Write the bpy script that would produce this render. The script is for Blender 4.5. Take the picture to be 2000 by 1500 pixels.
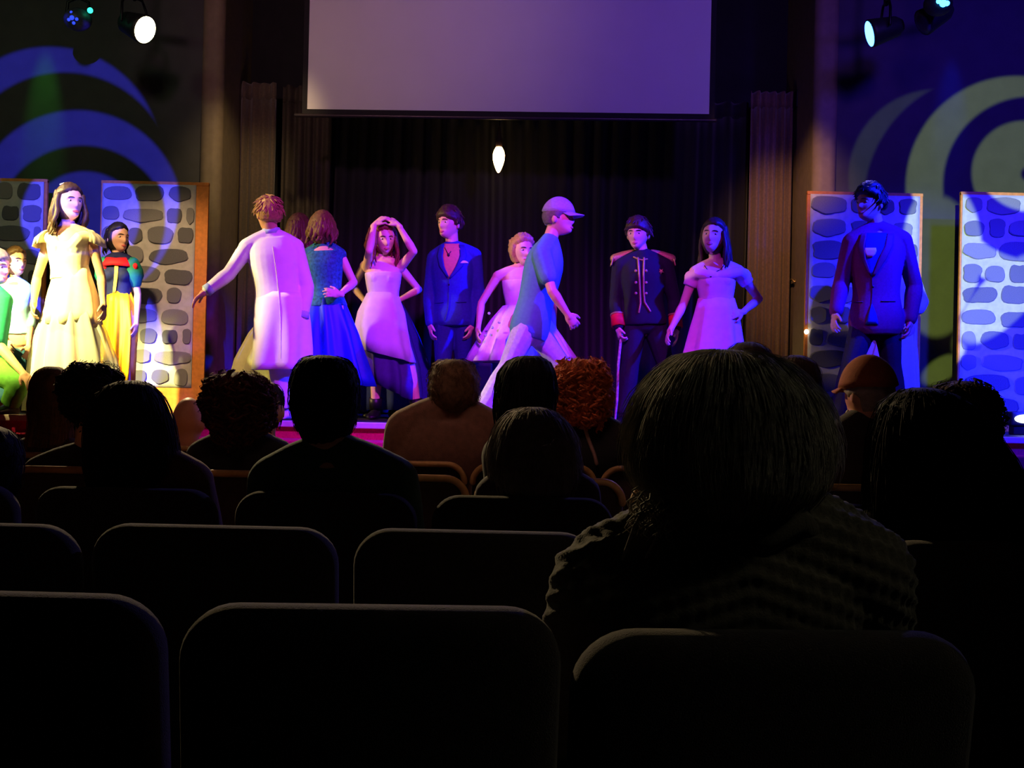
import bpy, math, random
import numpy as np
from mathutils import Vector, Matrix, noise
from mathutils.bvhtree import BVHTree

random.seed(7)
for _o in list(bpy.data.objects):
    bpy.data.objects.remove(_o, do_unlink=True)
SC = bpy.context.scene
COL = SC.collection

# ------------------------------------------------------------------ camera
F_PX = 2250.0
CAM = Vector((0.0, 0.0, 1.13))
PITCH = math.radians(0.51)
ROLL = math.radians(1.3)
cam_data = bpy.data.cameras.new('camera')
cam_data.sensor_width = 36.0
cam_data.lens = 36.0 * F_PX / 2000.0
cam_data.clip_start = 0.05
cam_data.clip_end = 100
cam = bpy.data.objects.new('camera', cam_data)
COL.objects.link(cam)
CROT = Matrix.Rotation(math.pi / 2 + PITCH, 3, 'X') @ Matrix.Rotation(ROLL, 3, 'Z')
cam.matrix_world = Matrix.Translation(CAM) @ CROT.to_4x4()
SC.camera = cam

# ------------------------------------------------------------------ exposure
SC.view_settings.view_transform = 'Standard'
SC.view_settings.look = 'None'
SC.view_settings.gamma = 1.0
SC.view_settings.use_curve_mapping = False
SC.view_settings.exposure = 0.0

# ------------------------------------------------------------------ world: a dark hall, no daylight
W = bpy.data.worlds.new('hall_dark')
SC.world = W
W.use_nodes = True
W.node_tree.nodes['Background'].inputs[0].default_value = (0.45, 0.45, 1.0, 1)
W.node_tree.nodes['Background'].inputs[1].default_value = 0.003


def ray(px, py):
    v = Vector(((px - 1000.0) / F_PX, -(py - 750.0) / F_PX, -1.0))
    return CROT @ v


def P(px, py, d):
    """world point seen at a pixel of the photograph, at depth d along the hall"""
    r = ray(px, py)
    return CAM + r * (d / r.y)


def yh(px):
    return 763.0 + (px - 700.0) * math.tan(ROLL)


def lin(c):
    return tuple(((x / 255.0) / 12.92 if x / 255.0 <= 0.04045 else ((x / 255.0 + 0.055) / 1.055) ** 2.4) for x in c)


# ------------------------------------------------------------------ stage lamps
def spot(name, loc, target, color, power, angle=40, blend=0.6, size=0.12):
    l = bpy.data.lights.new(name, 'SPOT')
    l.energy = power
    l.color = color
    l.spot_size = math.radians(angle)
    l.spot_blend = blend
    l.shadow_soft_size = size
    o = bpy.data.objects.new(name, l)
    COL.objects.link(o)
    o.location = loc
    dirv = Vector(target) - Vector(loc)
    o.rotation_euler = dirv.to_track_quat('-Z', 'Y').to_euler()
    return o


def area(name, loc, target, color, power, size):
    l = bpy.data.lights.new(name, 'AREA')
    l.energy = power
    l.color = color
    l.shape = 'DISK'
    l.size = size
    o = bpy.data.objects.new(name, l)
    COL.objects.link(o)
    o.location = loc
    dirv = Vector(target) - Vector(loc)
    o.rotation_euler = dirv.to_track_quat('-Z', 'Y').to_euler()
    return o


STAGE_Z = 0.887
WALL_Y = 11.3
CURTAIN_Y = 12.1
FLAT_Y = 10.7

# front-of-house washes, hung under the ceiling over the audience, the side lamps, and spots added as fill
spot('lamp_warm_side', (-5.6, 6.2, 4.6), (-3.8, 9.2, 1.7), (1.0, 0.88, 0.26), 8500, 22, 0.6, 0.1)
spot('lamp_warm_cross', (-6.4, 8.4, 4.0), (-0.9, 9.6, 1.8), (1.0, 0.74, 0.22), 1350, 28, 0.7, 0.1)
spot('lamp_warm_arm', (-6.4, 8.6, 4.0), (-2.25, 9.1, 2.0), (1.0, 0.86, 0.42), 1500, 10, 0.8, 0.08)  # narrow spot added only to brighten the white coat's arm
spot('lamp_amber_left_flat', (-3.4, 6.9, 4.5), (-3.1, 10.7, 1.7), (1.0, 0.66, 0.32), 650, 30, 0.7, 0.08)
spot('lamp_magenta_front', (0.4, 4.6, 4.9), (-0.4, 9.6, 1.2), (0.50, 0.035, 1.0), 2100, 50, 0.8, 0.15)
spot('lamp_blue_side', (5.6, 6.8, 5.3), (0.7, 9.6, 1.5), (0.005, 0.008, 1.0), 13000, 32, 0.6, 0.1)
spot('lamp_blue_right', (5.4, 5.6, 4.6), (4.0, 10.2, 1.4), (0.008, 0.008, 1.0), 5200, 44, 0.8, 0.1)
spot('lamp_magenta_right', (0.2, 6.2, 4.9), (2.9, 9.0, 1.5), (0.40, 0.02, 0.8), 300, 22, 0.9, 0.1)
spot('fill_screen_pink', (-2.6, 5.2, 4.9), (-1.6, 10.9, 4.9), (1.0, 0.52, 0.66), 300, 50, 1.0, 0.2)  # added spot standing in for stray stage wash on the screen
spot('fill_screen_violet', (2.6, 5.2, 4.9), (1.4, 10.9, 4.9), (0.30, 0.11, 1.0), 420, 60, 1.0, 0.2)  # second added screen spot, violet spill on the right half
spot('fill_curtain_amber_right', (1.7, 8.8, 4.9), (2.82, 11.9, 2.7), (1.0, 0.52, 0.26), 480, 30, 0.9, 0.1)  # added fill that warms the right curtain and column
spot('fill_curtain_amber_left', (-1.6, 9.0, 4.9), (-2.85, 11.9, 2.9), (1.0, 0.72, 0.34), 220, 32, 0.9, 0.1)  # added fill, same purpose for the left curtain
spot('fill_wall_left', (-4.6, 6.0, 5.0), (-5.0, 11.3, 3.6), (0.85, 1.0, 0.62), 95, 60, 1.0, 0.2)  # added weak flood to lift the left wall out of black
spot('fill_wall_right', (4.6, 6.0, 5.0), (5.0, 11.3, 3.8), (0.07, 0.02, 1.0), 900, 60, 1.0, 0.2)  # added ambient flood, blue, for the right wall
spot('lamp_green_beam', (-4.66, 10.95, 5.4), (-4.66, 11.3, 3.7), (0.12, 1.0, 0.08), 120, 16, 1.0, 0.03)
spot('lamp_blue_beam', (4.25, 10.95, 5.4), (4.25, 11.3, 4.0), (0.0, 0.02, 1.0), 160, 16, 1.0, 0.03)
# the visible side lamps also graze the audience
spot('lamp_back_warm', (-3.05, 9.85, 4.1), (-0.5, 5.0, 0.8), (1.0, 0.72, 0.36), 1300, 54, 0.9, 0.1)
spot('lamp_back_blue', (2.95, 9.85, 4.1), (0.9, 3.4, 0.8), (0.25, 0.2, 1.0), 300, 66, 0.9, 0.1)
# house lights turned down low over the front rows, and a faint spot added for the large grey head
spot('house_light_front', (-0.8, 2.2, 5.3), (0.0, 5.4, 1.0), (1.0, 0.55, 0.46), 130, 46, 1.0, 0.3)
spot('fill_grey_hair', (2.6, 0.2, 4.8), (0.50, 1.65, 1.0), (1.0, 0.92, 0.62), 44, 15, 1.0, 0.3)  # no aisle fixture: added spot aimed only at the grey haired woman


# ------------------------------------------------------------------ pattern projectors: two gobo lamps over the audience
class Gobo:
    """spot aimed straight along the hall; its node tree masks the beam with shapes given on the wall plane"""

    def __init__(self, name, loc, power, size=150):
        self.loc = Vector(loc)
        l = bpy.data.lights.new(name, 'SPOT')
        l.energy = power
        l.spot_size = math.radians(size)
        l.spot_blend = 0.05
        l.shadow_soft_size = 0.01
        self.o = bpy.data.objects.new(name, l)
        COL.objects.link(self.o)
        self.o.location = loc
        self.o.rotation_euler = (math.pi / 2, 0, 0)
        l.use_nodes = True
        self.nt = l.node_tree
        self.nt.nodes.clear()
        tc = self.nt.nodes.new('ShaderNodeTexCoord')
        sx = self.nt.nodes.new('ShaderNodeSeparateXYZ')
        self.nt.links.new(tc.outputs['Normal'], sx.inputs[0])
        D = WALL_Y - self.loc.y
        self.D = D
        self.az = self.m('ABSOLUTE', sx.outputs[2])
        self.u = self.m('DIVIDE', sx.outputs[0], self.az)
        self.v = self.m('DIVIDE', sx.outputs[1], self.az)

    def m(self, op, a, b=None, c=None):
        n = self.nt.nodes.new('ShaderNodeMath')
        n.operation = op
        for i, x in enumerate((a, b, c)):
            if x is None:
                continue
            if isinstance(x, (int, float)):
                n.inputs[i].default_value = x
            else:
                self.nt.links.new(x, n.inputs[i])
        return n.outputs[0]

    def uv(self, px, py):
        p = P(px, py, WALL_Y)
        return (p.x - self.loc.x) / self.D, (p.z - self.loc.z) / self.D

    def circle(self, px, py, rx, ry=None, ang=0.0, soft=5.0):
        """1 inside, 0 outside"""
        ry = ry or rx
        cu, cv = self.uv(px, py)
        k = WALL_Y / F_PX / self.D
        du = self.m('SUBTRACT', self.u, cu)
        dv = self.m('SUBTRACT', self.v, cv)
        ca, sa = math.cos(ang), math.sin(ang)
        a = self.m('ADD', self.m('MULTIPLY', du, ca / (rx * k)), self.m('MULTIPLY', dv, sa / (rx * k)))
        b = self.m('ADD', self.m('MULTIPLY', du, -sa / (ry * k)), self.m('MULTIPLY', dv, ca / (ry * k)))
        r = self.m('SQRT', self.m('ADD', self.m('MULTIPLY', a, a), self.m('MULTIPLY', b, b)))
        s = soft / max(min(rx, ry), 12)
        n = self.nt.nodes.new('ShaderNodeMapRange')
        n.interpolation_type = 'SMOOTHSTEP'
        self.nt.links.new(r, n.inputs[0])
        n.inputs[1].default_value = 1 - s
        n.inputs[2].default_value = 1 + s
        n.inputs[3].default_value = 1
        n.inputs[4].default_value = 0
        return n.outputs[0]

    def sub(self, a, b):
        return self.m('MULTIPLY', a, self.m('SUBTRACT', 1.0, b))

    def union(self, *xs):
        r = xs[0]
        for x in xs[1:]:
            r = self.m('MAXIMUM', r, x)
        return r

    def finish(self, mask, color):
        e = self.nt.nodes.new('ShaderNodeEmission')
        e.inputs[0].default_value = (*color, 1)
        self.nt.links.new(mask, e.inputs[1])
        out = self.nt.nodes.new('ShaderNodeOutputLight')
        self.nt.links.new(e.outputs[0], out.inputs[0])


g = Gobo('projector_blue_swirl', (-0.6, -0.5, 3.6), 15000)
_m = g.union(
    g.circle(165, 450, 115),
    g.sub(g.circle(150, 421, 206), g.circle(160, 455, 172)),
    g.sub(g.sub(g.circle(95, 310, 219), g.circle(125, 355, 215)), g.circle(166, 112, 18)),
    g.circle(285, 700, 40, 95, 0.1),
    g.circle(20, 640, 70, 60))
g.finish(_m, (0.05, 0.045, 1.0))
g = Gobo('projector_green_swirl', (0.6, -0.5, 3.6), 12500)
_m = g.union(
    g.m('MULTIPLY', g.sub(g.circle(1831, 348, 174), g.circle(1944, 400, 258)), 0.2),
    g.sub(g.circle(1987, 366, 218), g.circle(2016, 362, 175)),
    g.circle(1830, 520, 78, 138),
    g.sub(g.circle(2000, 338, 102), g.circle(2008, 340, 14)),
    g.circle(1950, 610, 115, 48, 0.80),
    g.circle(1838, 722, 42, 22, 0.6))
g.finish(_m, (0.44, 0.62, 0.09))


# ------------------------------------------------------------------ materials
MATS = {}


def mat(name, rgb, rough=0.8, var=0.12, scale=30.0, bump=0.0, bscale=200.0, metal=0.0, spec=0.3, sheen=0.0, linear=False):
    if name in MATS:
        return MATS[name]
    c = rgb if linear else lin(rgb)
    m = bpy.data.materials.new(name)
    m.use_nodes = True
    nt = m.node_tree
    b = nt.nodes['Principled BSDF']
    b.inputs['Roughness'].default_value = rough
    b.inputs['Metallic'].default_value = metal
    b.inputs['Specular IOR Level'].default_value = spec
    if sheen:
        b.inputs['Sheen Weight'].default_value = sheen
    tc = nt.nodes.new('ShaderNodeTexCoord')
    n = nt.nodes.new('ShaderNodeTexNoise')
    n.inputs['Scale'].default_value = scale
    n.inputs['Detail'].default_value = 3
    nt.links.new(tc.outputs['Object'], n.inputs['Vector'])
    r = nt.nodes.new('ShaderNodeValToRGB')
    r.color_ramp.elements[0].color = (*[max(0, x * (1 - var)) for x in c], 1)
    r.color_ramp.elements[1].color = (*[min(1, x * (1 + var)) for x in c], 1)
    r.color_ramp.elements[0].position = 0.3
    r.color_ramp.elements[1].position = 0.7
    nt.links.new(n.outputs['Fac'], r.inputs[0])
    nt.links.new(r.outputs[0], b.inputs['Base Color'])
    if bump:
        n2 = nt.nodes.new('ShaderNodeTexNoise')
        n2.inputs['Scale'].default_value = bscale
        nt.links.new(tc.outputs['Object'], n2.inputs['Vector'])
        bp = nt.nodes.new('ShaderNodeBump')
        bp.inputs['Strength'].default_value = bump
        bp.inputs['Distance'].default_value = 0.004
        nt.links.new(n2.outputs['Fac'], bp.inputs['Height'])
        nt.links.new(bp.outputs[0], b.inputs['Normal'])
    MATS[name] = m
    return m


def emit(name, rgb, strength):
    if name in MATS:
        return MATS[name]
    m = bpy.data.materials.new(name)
    m.use_nodes = True
    b = m.node_tree.nodes['Principled BSDF']
    b.inputs['Base Color'].default_value = (*rgb, 1)
    b.inputs['Emission Color'].default_value = (*rgb, 1)
    b.inputs['Emission Strength'].default_value = strength
    MATS[name] = m
    return m


# ------------------------------------------------------------------ mesh building
class MB:
    def __init__(self):
        self.v = []
        self.f = []

    def loft(self, rings, caps=(True, True), closed=True):
        n = len(rings[0])
        b = len(self.v)
        for r in rings:
            self.v.extend([tuple(p) for p in r])
        for i in range(len(rings) - 1):
            a0, a1 = b + i * n, b + (i + 1) * n
            for j in range(n if closed else n - 1):
                k = (j + 1) % n
                self.f.append((a0 + j, a0 + k, a1 + k, a1 + j))
        if closed:
            for which, idx in ((0, 0), (1, len(rings) - 1)):
                if caps[which]:
                    c = len(self.v)
                    q = [Vector(p) for p in rings[idx]]
                    self.v.append(tuple(sum(q, Vector()) / n))
                    s = b + idx * n
                    for j in range(n):
                        k = (j + 1) % n
                        self.f.append((s + k, s + j, c) if which == 0 else (s + j, s + k, c))
        return self

    def tube(self, pts, radii, n=12, flat=1.0, ref=None, round_ends=True, caps=(True, True)):
        pts = [Vector(p) for p in pts]
        if not isinstance(radii, (list, tuple)):
            radii = [radii] * len(pts)
        radii = list(radii)
        if round_ends:
            d0 = (pts[0] - pts[1]).normalized()
            d1 = (pts[-1] - pts[-2]).normalized()
            r0, r1 = radii[0], radii[-1]
            pts = [pts[0] + d0 * r0 * .85, pts[0] + d0 * r0 * .5] + pts + [pts[-1] + d1 * r1 * .5, pts[-1] + d1 * r1 * .85]
            radii = [r0 * .45, r0 * .84] + radii + [r1 * .84, r1 * .45]
        tang = []
        for i in range(len(pts)):
            a = pts[max(i - 1, 0)]
            c = pts[min(i + 1, len(pts) - 1)]
            t = (c - a)
            tang.append(t.normalized() if t.length > 1e-9 else Vector((0, 0, 1)))
        u = Vector(ref) if ref is not None else (Vector((0, 1, 0)) if abs(tang[0].y) < 0.9 else Vector((1, 0, 0)))
        rings = []
        for p, t, r in zip(pts, tang, radii):
            u = (u - t * u.dot(t))
            if u.length < 1e-6:
                u = t.orthogonal()
            u.normalize()
            w = t.cross(u)
            rings.append([p + (u * math.cos(2 * math.pi * k / n) * flat + w * math.sin(2 * math.pi * k / n)) * r for k in range(n)])
        return self.loft(rings, caps)

    def ell(self, c, r, rot=None, nu=16, nv=10, fn=None):
        c = Vector(c)
        if isinstance(r, (int, float)):
            r = (r, r, r)
        rings = []
        for i in range(1, nv):
            th = math.pi * i / nv
            ring = []
            for j in range(nu):
                ph = 2 * math.pi * j / nu
                q = Vector((math.sin(th) * math.cos(ph), math.sin(th) * math.sin(ph), math.cos(th)))
                p = fn(q) if fn else Vector((q.x * r[0], q.y * r[1], q.z * r[2]))
                if rot is not None:
                    p = rot @ p
                ring.append(c + p)
            rings.append(ring)
        b = len(self.v)
        self.loft(rings, (False, False))
        for z, idx in ((1, 0), (-1, len(rings) - 1)):
            p = fn(Vector((0, 0, z))) if fn else Vector((0, 0, z * r[2]))
            if rot is not None:
                p = rot @ p
            cidx = len(self.v)
            self.v.append(tuple(c + p))
            s = b + idx * nu
            for j in range(nu):
                k = (j + 1) % nu
                self.f.append((s + k, s + j, cidx) if z > 0 else (s + j, s + k, cidx))
        # outward winding
        return self

    def box(self, lo, hi, rot=None, c=None):
        b = len(self.v)
        for z in (lo[2], hi[2]):
            for (x, y) in ((lo[0], lo[1]), (hi[0], lo[1]), (hi[0], hi[1]), (lo[0], hi[1])):
                p = Vector((x, y, z))
                if rot is not None:
                    p = rot @ p
                if c is not None:
                    p = p + Vector(c)
                self.v.append(tuple(p))
        for f in ((0, 3, 2, 1), (4, 5, 6, 7), (0, 1, 5, 4), (1, 2, 6, 5), (2, 3, 7, 6), (3, 0, 4, 7)):
            self.f.append(tuple(b + i for i in f))
        return self

    def add(self, o):
        b = len(self.v)
        self.v.extend(o.v)
        self.f.extend([tuple(i + b for i in f) for f in o.f])
        return self


BASE = {}


def tag(o, label=None, cat=None, group=None, kind=None):
    if label:
        o['label'] = label
    if cat:
        o['category'] = cat
    if group:
        o['group'] = group
    if kind:
        o['kind'] = kind
    return o


def empty(name, loc):
    o = bpy.data.objects.new(name, None)
    o.empty_display_size = 0.1
    COL.objects.link(o)
    o.location = loc
    BASE[o.name] = Vector(loc)
    return o


def link(name, me, m, parent=None, smooth=True, loc=None):
    """me is in world coordinates; its origin is moved to the parent's base (or loc)"""
    base = BASE[parent.name] if parent is not None else Vector(loc or (0, 0, 0))
    if base.length > 0:
        me.transform(Matrix.Translation(-base))
    o = bpy.data.objects.new(name, me)
    COL.objects.link(o)
    if parent is not None:
        o.parent = parent
    else:
        o.location = base
    BASE[o.name] = base
    if isinstance(m, (list, tuple)):
        for x in m:
            me.materials.append(x)
    elif m is not None:
        me.materials.append(m)
    if smooth:
        me.polygons.foreach_set('use_smooth', [True] * len(me.polygons))
    return o


def obj(name, mb, m, parent=None, smooth=True, loc=None, bevel=0, solid=0, sub=0):
    me = bpy.data.meshes.new(name)
    me.from_pydata(mb.v, [], mb.f)
    me.update()
    o = link(name, me, m, parent, smooth, loc)
    if solid:
        q = o.modifiers.new('thickness', 'SOLIDIFY')
        q.thickness = solid
        q.offset = 0
    if bevel:
        q = o.modifiers.new('bevel', 'BEVEL')
        q.width = bevel
        q.segments = 2
    if sub:
        q = o.modifiers.new('sub', 'SUBSURF')
        q.levels = sub
        q.render_levels = sub
    return o


def remesh(mb, voxel, smooth=2):
    """fuse overlapping closed pieces into one continuous skin"""
    me = bpy.data.meshes.new('tmp')
    me.from_pydata(mb.v, [], mb.f)
    me.update()
    o = bpy.data.objects.new('tmp', me)
    COL.objects.link(o)
    q = o.modifiers.new('r', 'REMESH')
    q.mode = 'VOXEL'
    q.voxel_size = voxel
    if smooth:
        s = o.modifiers.new('s', 'SMOOTH')
        s.iterations = smooth
        s.factor = 0.5
    dg = bpy.context.evaluated_depsgraph_get()
    ev = o.evaluated_get(dg)
    out = bpy.data.meshes.new_from_object(ev)
    bpy.data.objects.remove(o, do_unlink=True)
    bpy.data.meshes.remove(me)
    out.materials.clear()
    return out


def bvh_of(me_list):
    vs, fs = [], []
    for o in me_list:
        b = len(vs)
        base = BASE[o.name]
        vs.extend([v.co + base for v in o.data.vertices])
        fs.extend([tuple(i + b for i in p.vertices) for p in o.data.polygons])
    return BVHTree.FromPolygons(vs, fs)


def hit(bvh, px, py, off):
    r = ray(px, py).normalized()
    loc, nor, idx, dist = bvh.ray_cast(CAM, r)
    if loc is None:
        return None
    return loc - r * off


def patch(bvh, rows, off=0.006, n=6):
    """cloth panel lying on a garment: rows of (py, x left, x right)"""
    mb = MB()
    rings = []
    last = None
    rr = []
    for i in range(len(rows) - 1):
        a, b = rows[i], rows[i + 1]
        k = max(1, int(abs(b[0] - a[0]) / 6))
        for j in range(k):
            t = j / k
            rr.append([a[q] * (1 - t) + b[q] * t for q in range(3)])
    rr.append(rows[-1])
    for (py, xl, xr) in rr:
        ring = []
        for j in range(n + 1):
            p = hit(bvh, xl + (xr - xl) * j / n, py, off)
            if p is None:
                p = last
            else:
                last = p
            ring.append(p)
        rings.append(ring)
    first = next(p for r_ in rings for p in r_ if p is not None)
    rings = [[(p if p is not None else first) for p in r_] for r_ in rings]
    mb.loft(rings, (False, False), closed=False)
    return mb


def line(bvh, pts, r, off=0.003, n=6, step=5.0):
    out = []
    for i in range(len(pts) - 1):
        a, b = pts[i], pts[i + 1]
        k = max(1, int(math.hypot(b[0] - a[0], b[1] - a[1]) / step))
        for j in range(k):
            out.append((a[0] + (b[0] - a[0]) * j / k, a[1] + (b[1] - a[1]) * j / k))
    out.append(pts[-1])
    w = [hit(bvh, x, y, off) for x, y in out]
    w = [p for p in w if p is not None]
    return MB().tube(w, r, n)

# ================================================================== THE SETTING
m_floor = mat('dark_carpet', (34, 28, 32), 0.95, 0.3, 60, 0.4)
m_wall = mat('grey_painted_wall', (68, 66, 68), 0.85, 0.08, 6, 0.15, 120)
m_dark = mat('black_painted_wall', (30, 28, 30), 0.9, 0.15, 8)
m_ceil = mat('black_ceiling', (26, 25, 27), 0.95, 0.2, 10)
m_col = mat('beige_corner_column', (124, 108, 88), 0.7, 0.1, 12)


def struct(name, mb, m, smooth=False, bevel=0):
    o = obj(name, mb, m, smooth=smooth, bevel=bevel)
    o['kind'] = 'structure'
    return o


RW, CEIL, BACK = 8.0, 5.6, -4.0
struct('floor', MB().box((-RW, BACK, -0.1), (RW, 8.5, 0)), m_floor)
struct('ceiling', MB().box((-RW, BACK, CEIL), (RW, 12.6, CEIL + 0.1)), m_ceil)
struct('wall_left', MB().box((-RW - 0.1, BACK, 0), (-RW, WALL_Y, CEIL)), m_dark)
struct('wall_right', MB().box((RW, BACK, 0), (RW + 0.1, WALL_Y, CEIL)), m_dark)
struct('wall_rear', MB().box((-RW, BACK - 0.1, 0), (RW, BACK, CEIL)), m_dark)
struct('wall_stage_left', MB().box((-RW, WALL_Y, STAGE_Z), (-3.05, WALL_Y + 0.12, CEIL)), m_wall)
struct('wall_stage_right', MB().box((3.05, WALL_Y, STAGE_Z), (RW, WALL_Y + 0.12, CEIL)), m_wall)
struct('wall_back', MB().box((-3.1, 12.45, STAGE_Z), (3.1, 12.55, CEIL)), m_dark)


def column(name, x0, x1, rnd):
    mb = MB()
    n = 10
    out = []
    y0, y1 = WALL_Y - 0.06, 12.45
    r = 0.09
    # rounded front corners, plan outline counter-clockwise
    for k in range(n + 1):
        a = math.pi + math.pi / 2 * k / n
        out.append((x0 + r + r * math.cos(a), y0 + r + r * math.sin(a)))
    for k in range(n + 1):
        a = 1.5 * math.pi + math.pi / 2 * k / n
        out.append((x1 - r + r * math.cos(a), y0 + r + r * math.sin(a)))
    out += [(x1, y1), (x0, y1)]
    mb.loft([[Vector((x, y, z)) for x, y in out] for z in (STAGE_Z, CEIL)])
    return struct(name, mb, m_col, smooth=False)


column('trim_1', -3.12, -2.90, 1)
column('trim_2', 2.90, 3.14, -1)

# ------------------------------------------------------------------ stage
m_deck = mat('black_stage_deck', (38, 34, 40), 0.55, 0.2, 14)
m_red = mat('red_carpet', (196, 26, 84), 0.95, 0.15, 80, 0.5, 300)
m_nose = mat('pale_stage_nosing', (205, 180, 185), 0.6, 0.1, 20)
stage = empty('stage', (0, 8.8, 0))
tag(stage, 'raised stage with red carpeted front, pale edge strip and low ledge', 'stage', kind='structure')
obj('stage_deck', MB().box((-RW, 8.86, STAGE_Z - 0.06), (RW, 12.45, STAGE_Z)), m_deck, stage, False)
obj('edge_strip', MB().box((-RW, 8.78, STAGE_Z - 0.045), (RW, 8.86, STAGE_Z + 0.002)), m_nose, stage, False, bevel=0.006)
obj('upper_fascia', MB().box((-RW, 8.82, 0.74), (RW, 8.87, STAGE_Z - 0.045)), m_red, stage, False)
obj('ledge', MB().box((-RW, 8.5, 0.0), (RW, 8.82, 0.755)), m_red, stage, False, bevel=0.01)

# ------------------------------------------------------------------ curtains
m_curt = mat('black_curtain', (25, 21, 22), 0.9, 0.2, 50, 0.3, 300, sheen=0.2)
m_curt2 = mat('brown_side_curtain', (92, 78, 62), 0.9, 0.2, 50, 0.3, 300, sheen=0.2)
m_rod = mat('black_metal', (22, 22, 24), 0.4, 0.1, 30, metal=0.6)


def curtain(name, x0, x1, y, top, m, folds, depth, label, seed, header=0.16, lighthead=None):
    rnd = random.Random(seed)
    root = empty(name, ((x0 + x1) / 2, y, STAGE_Z))
    tag(root, label, 'curtain')
    n = folds * 10
    ph = [rnd.uniform(-0.5, 0.5) for _ in range(folds + 2)]
    am = [rnd.uniform(0.55, 1.25) for _ in range(folds + 2)]

    def ring(z, tfac, amp, pinch):
        out = []
        for j in range(n + 1):
            t = j / n
            k = t * folds
            i = int(min(k, folds - 1))
            fr = k - i
            a = am[i] * (1 - fr) + am[i + 1] * fr
            p = ph[i] * (1 - fr) + ph[i + 1] * fr
            yy = y + depth * amp * a * math.sin(2 * math.pi * k + p * (1 + 0.6 * (1 - tfac))) + 0.3 * depth * amp * math.sin(5.1 * k + p * 3)
            xx = x0 + (x1 - x0) * (t + 0.006 * math.sin(9 * t + 3 * tfac + seed))
            out.append(Vector((xx, yy, z)))
        return out
    zs = [STAGE_Z + 0.02 + (top - header - STAGE_Z - 0.02) * k / 12 for k in range(13)]
    mb = MB()
    mb.loft([ring(z, k / 12, 1.0 - 0.25 * k / 12, 0) for k, z in enumerate(zs)], (False, False), closed=False)
    obj('drape', mb, m, root, solid=0.006)
    mb = MB()
    mb.loft([ring(z, 1, a, 0) for z, a in ((top - header - 0.01, 0.75), (top - header * .6, 0.5), (top - 0.03, 0.85), (top, 1.1))], (False, False), closed=False)
    obj('gathered_header', mb, lighthead or m, root, solid=0.006)
    return root


zt_l = P(505, 168, CURTAIN_Y).z
zt_r = P(1520, 186, CURTAIN_Y).z
curtain('curtain', -2.93, -2.52, CURTAIN_Y - 0.12, zt_l, m_curt2, 4, 0.045, 'olive brown gathered curtain hanging beside the left corner column', 1)
curtain('curtain', -2.46, -1.95, CURTAIN_Y - 0.1, zt_l - 0.02, mat('dark_olive_curtain', (66, 58, 46), 0.9, 0.2, 50, 0.3, 300), 5, 0.05, 'darker olive curtain hanging just left of the projection screen', 2)
curtain('curtain', -2.0, 2.42, CURTAIN_Y + 0.08, zt_l - 0.04, m_curt, 24, 0.055, 'wide black pleated curtain across the back of the stage', 3)
curtain('curtain', 2.42, 2.86, CURTAIN_Y - 0.12, zt_r, mat('brown_right_curtain', (108, 84, 64), 0.9, 0.2, 50, 0.3, 300, sheen=0.2), 5, 0.05, 'brown gathered curtain hanging beside the right corner column', 4)
rod = empty('curtain_rod', (0, CURTAIN_Y + 0.02, zt_l - 0.1))
tag(rod, 'black curtain rod along the top of the stage curtains', 'rod')
obj('pole', MB().tube([(-2.9, CURTAIN_Y + 0.2, zt_l - 0.1), (2.9, CURTAIN_Y + 0.2, zt_l - 0.1)], 0.018, 10), m_rod, rod)
for sx, z in ((-2.97, zt_l), (2.93, zt_r)):
    obj('bracket', MB().box((sx - 0.045, CURTAIN_Y - 0.16, z - 0.16), (sx + 0.05, CURTAIN_Y + 0.3, z + 0.02)), m_rod, rod, False, bevel=0.008)
m_brass = mat('brass', (190, 160, 100), 0.35, 0.1, 30, metal=0.8)
for (px, py, lab) in ((435, 506, 'small brass tieback hook by the left olive curtain'), (1549, 545, 'small brass tieback hook by the right brown curtain')):
    p = P(px, py, CURTAIN_Y - 0.22)
    mb = MB().tube([p + Vector((0, .3, 0)), p + Vector((0, .03, 0)), p + Vector((0, 0, -0.015)), p + Vector((0.012, -0.01, -0.03)), p + Vector((0.03, -0.01, -0.022))], 0.009, 8)
    mb.ell(p + Vector((0.034, -0.01, -0.012)), 0.016, nu=10, nv=6)
    o = obj('tieback_hook', mb, m_brass, loc=p)
    tag(o, lab, 'hook')

# ------------------------------------------------------------------ projection screen
SY = 10.9
s_bl, s_br = P(600, 213, SY + .06), P(1385, 221, SY - .1)
m_scr = mat('white_screen_fabric', (205, 200, 205), 0.9, 0.02, 3)
screen = empty('projection_screen', ((s_bl.x + s_br.x) / 2, SY, s_bl.z))
tag(screen, 'large white projection screen with black border hanging above the stage', 'screen')
zt = CEIL - 0.12


def quad_box(a, b, z0, z1, th, dy=0.0):
    """upright board between plan points a and b"""
    d = Vector((b.x - a.x, b.y - a.y, 0)).normalized()
    nrm = Vector((d.y, -d.x, 0))
    mb = MB()
    q = [a + nrm * (dy), b + nrm * (dy), b + nrm * (dy - th), a + nrm * (dy - th)]
    mb.loft([[Vector((p.x, p.y, z)) for p in q] for z in (z0, z1)])
    return mb


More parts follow.
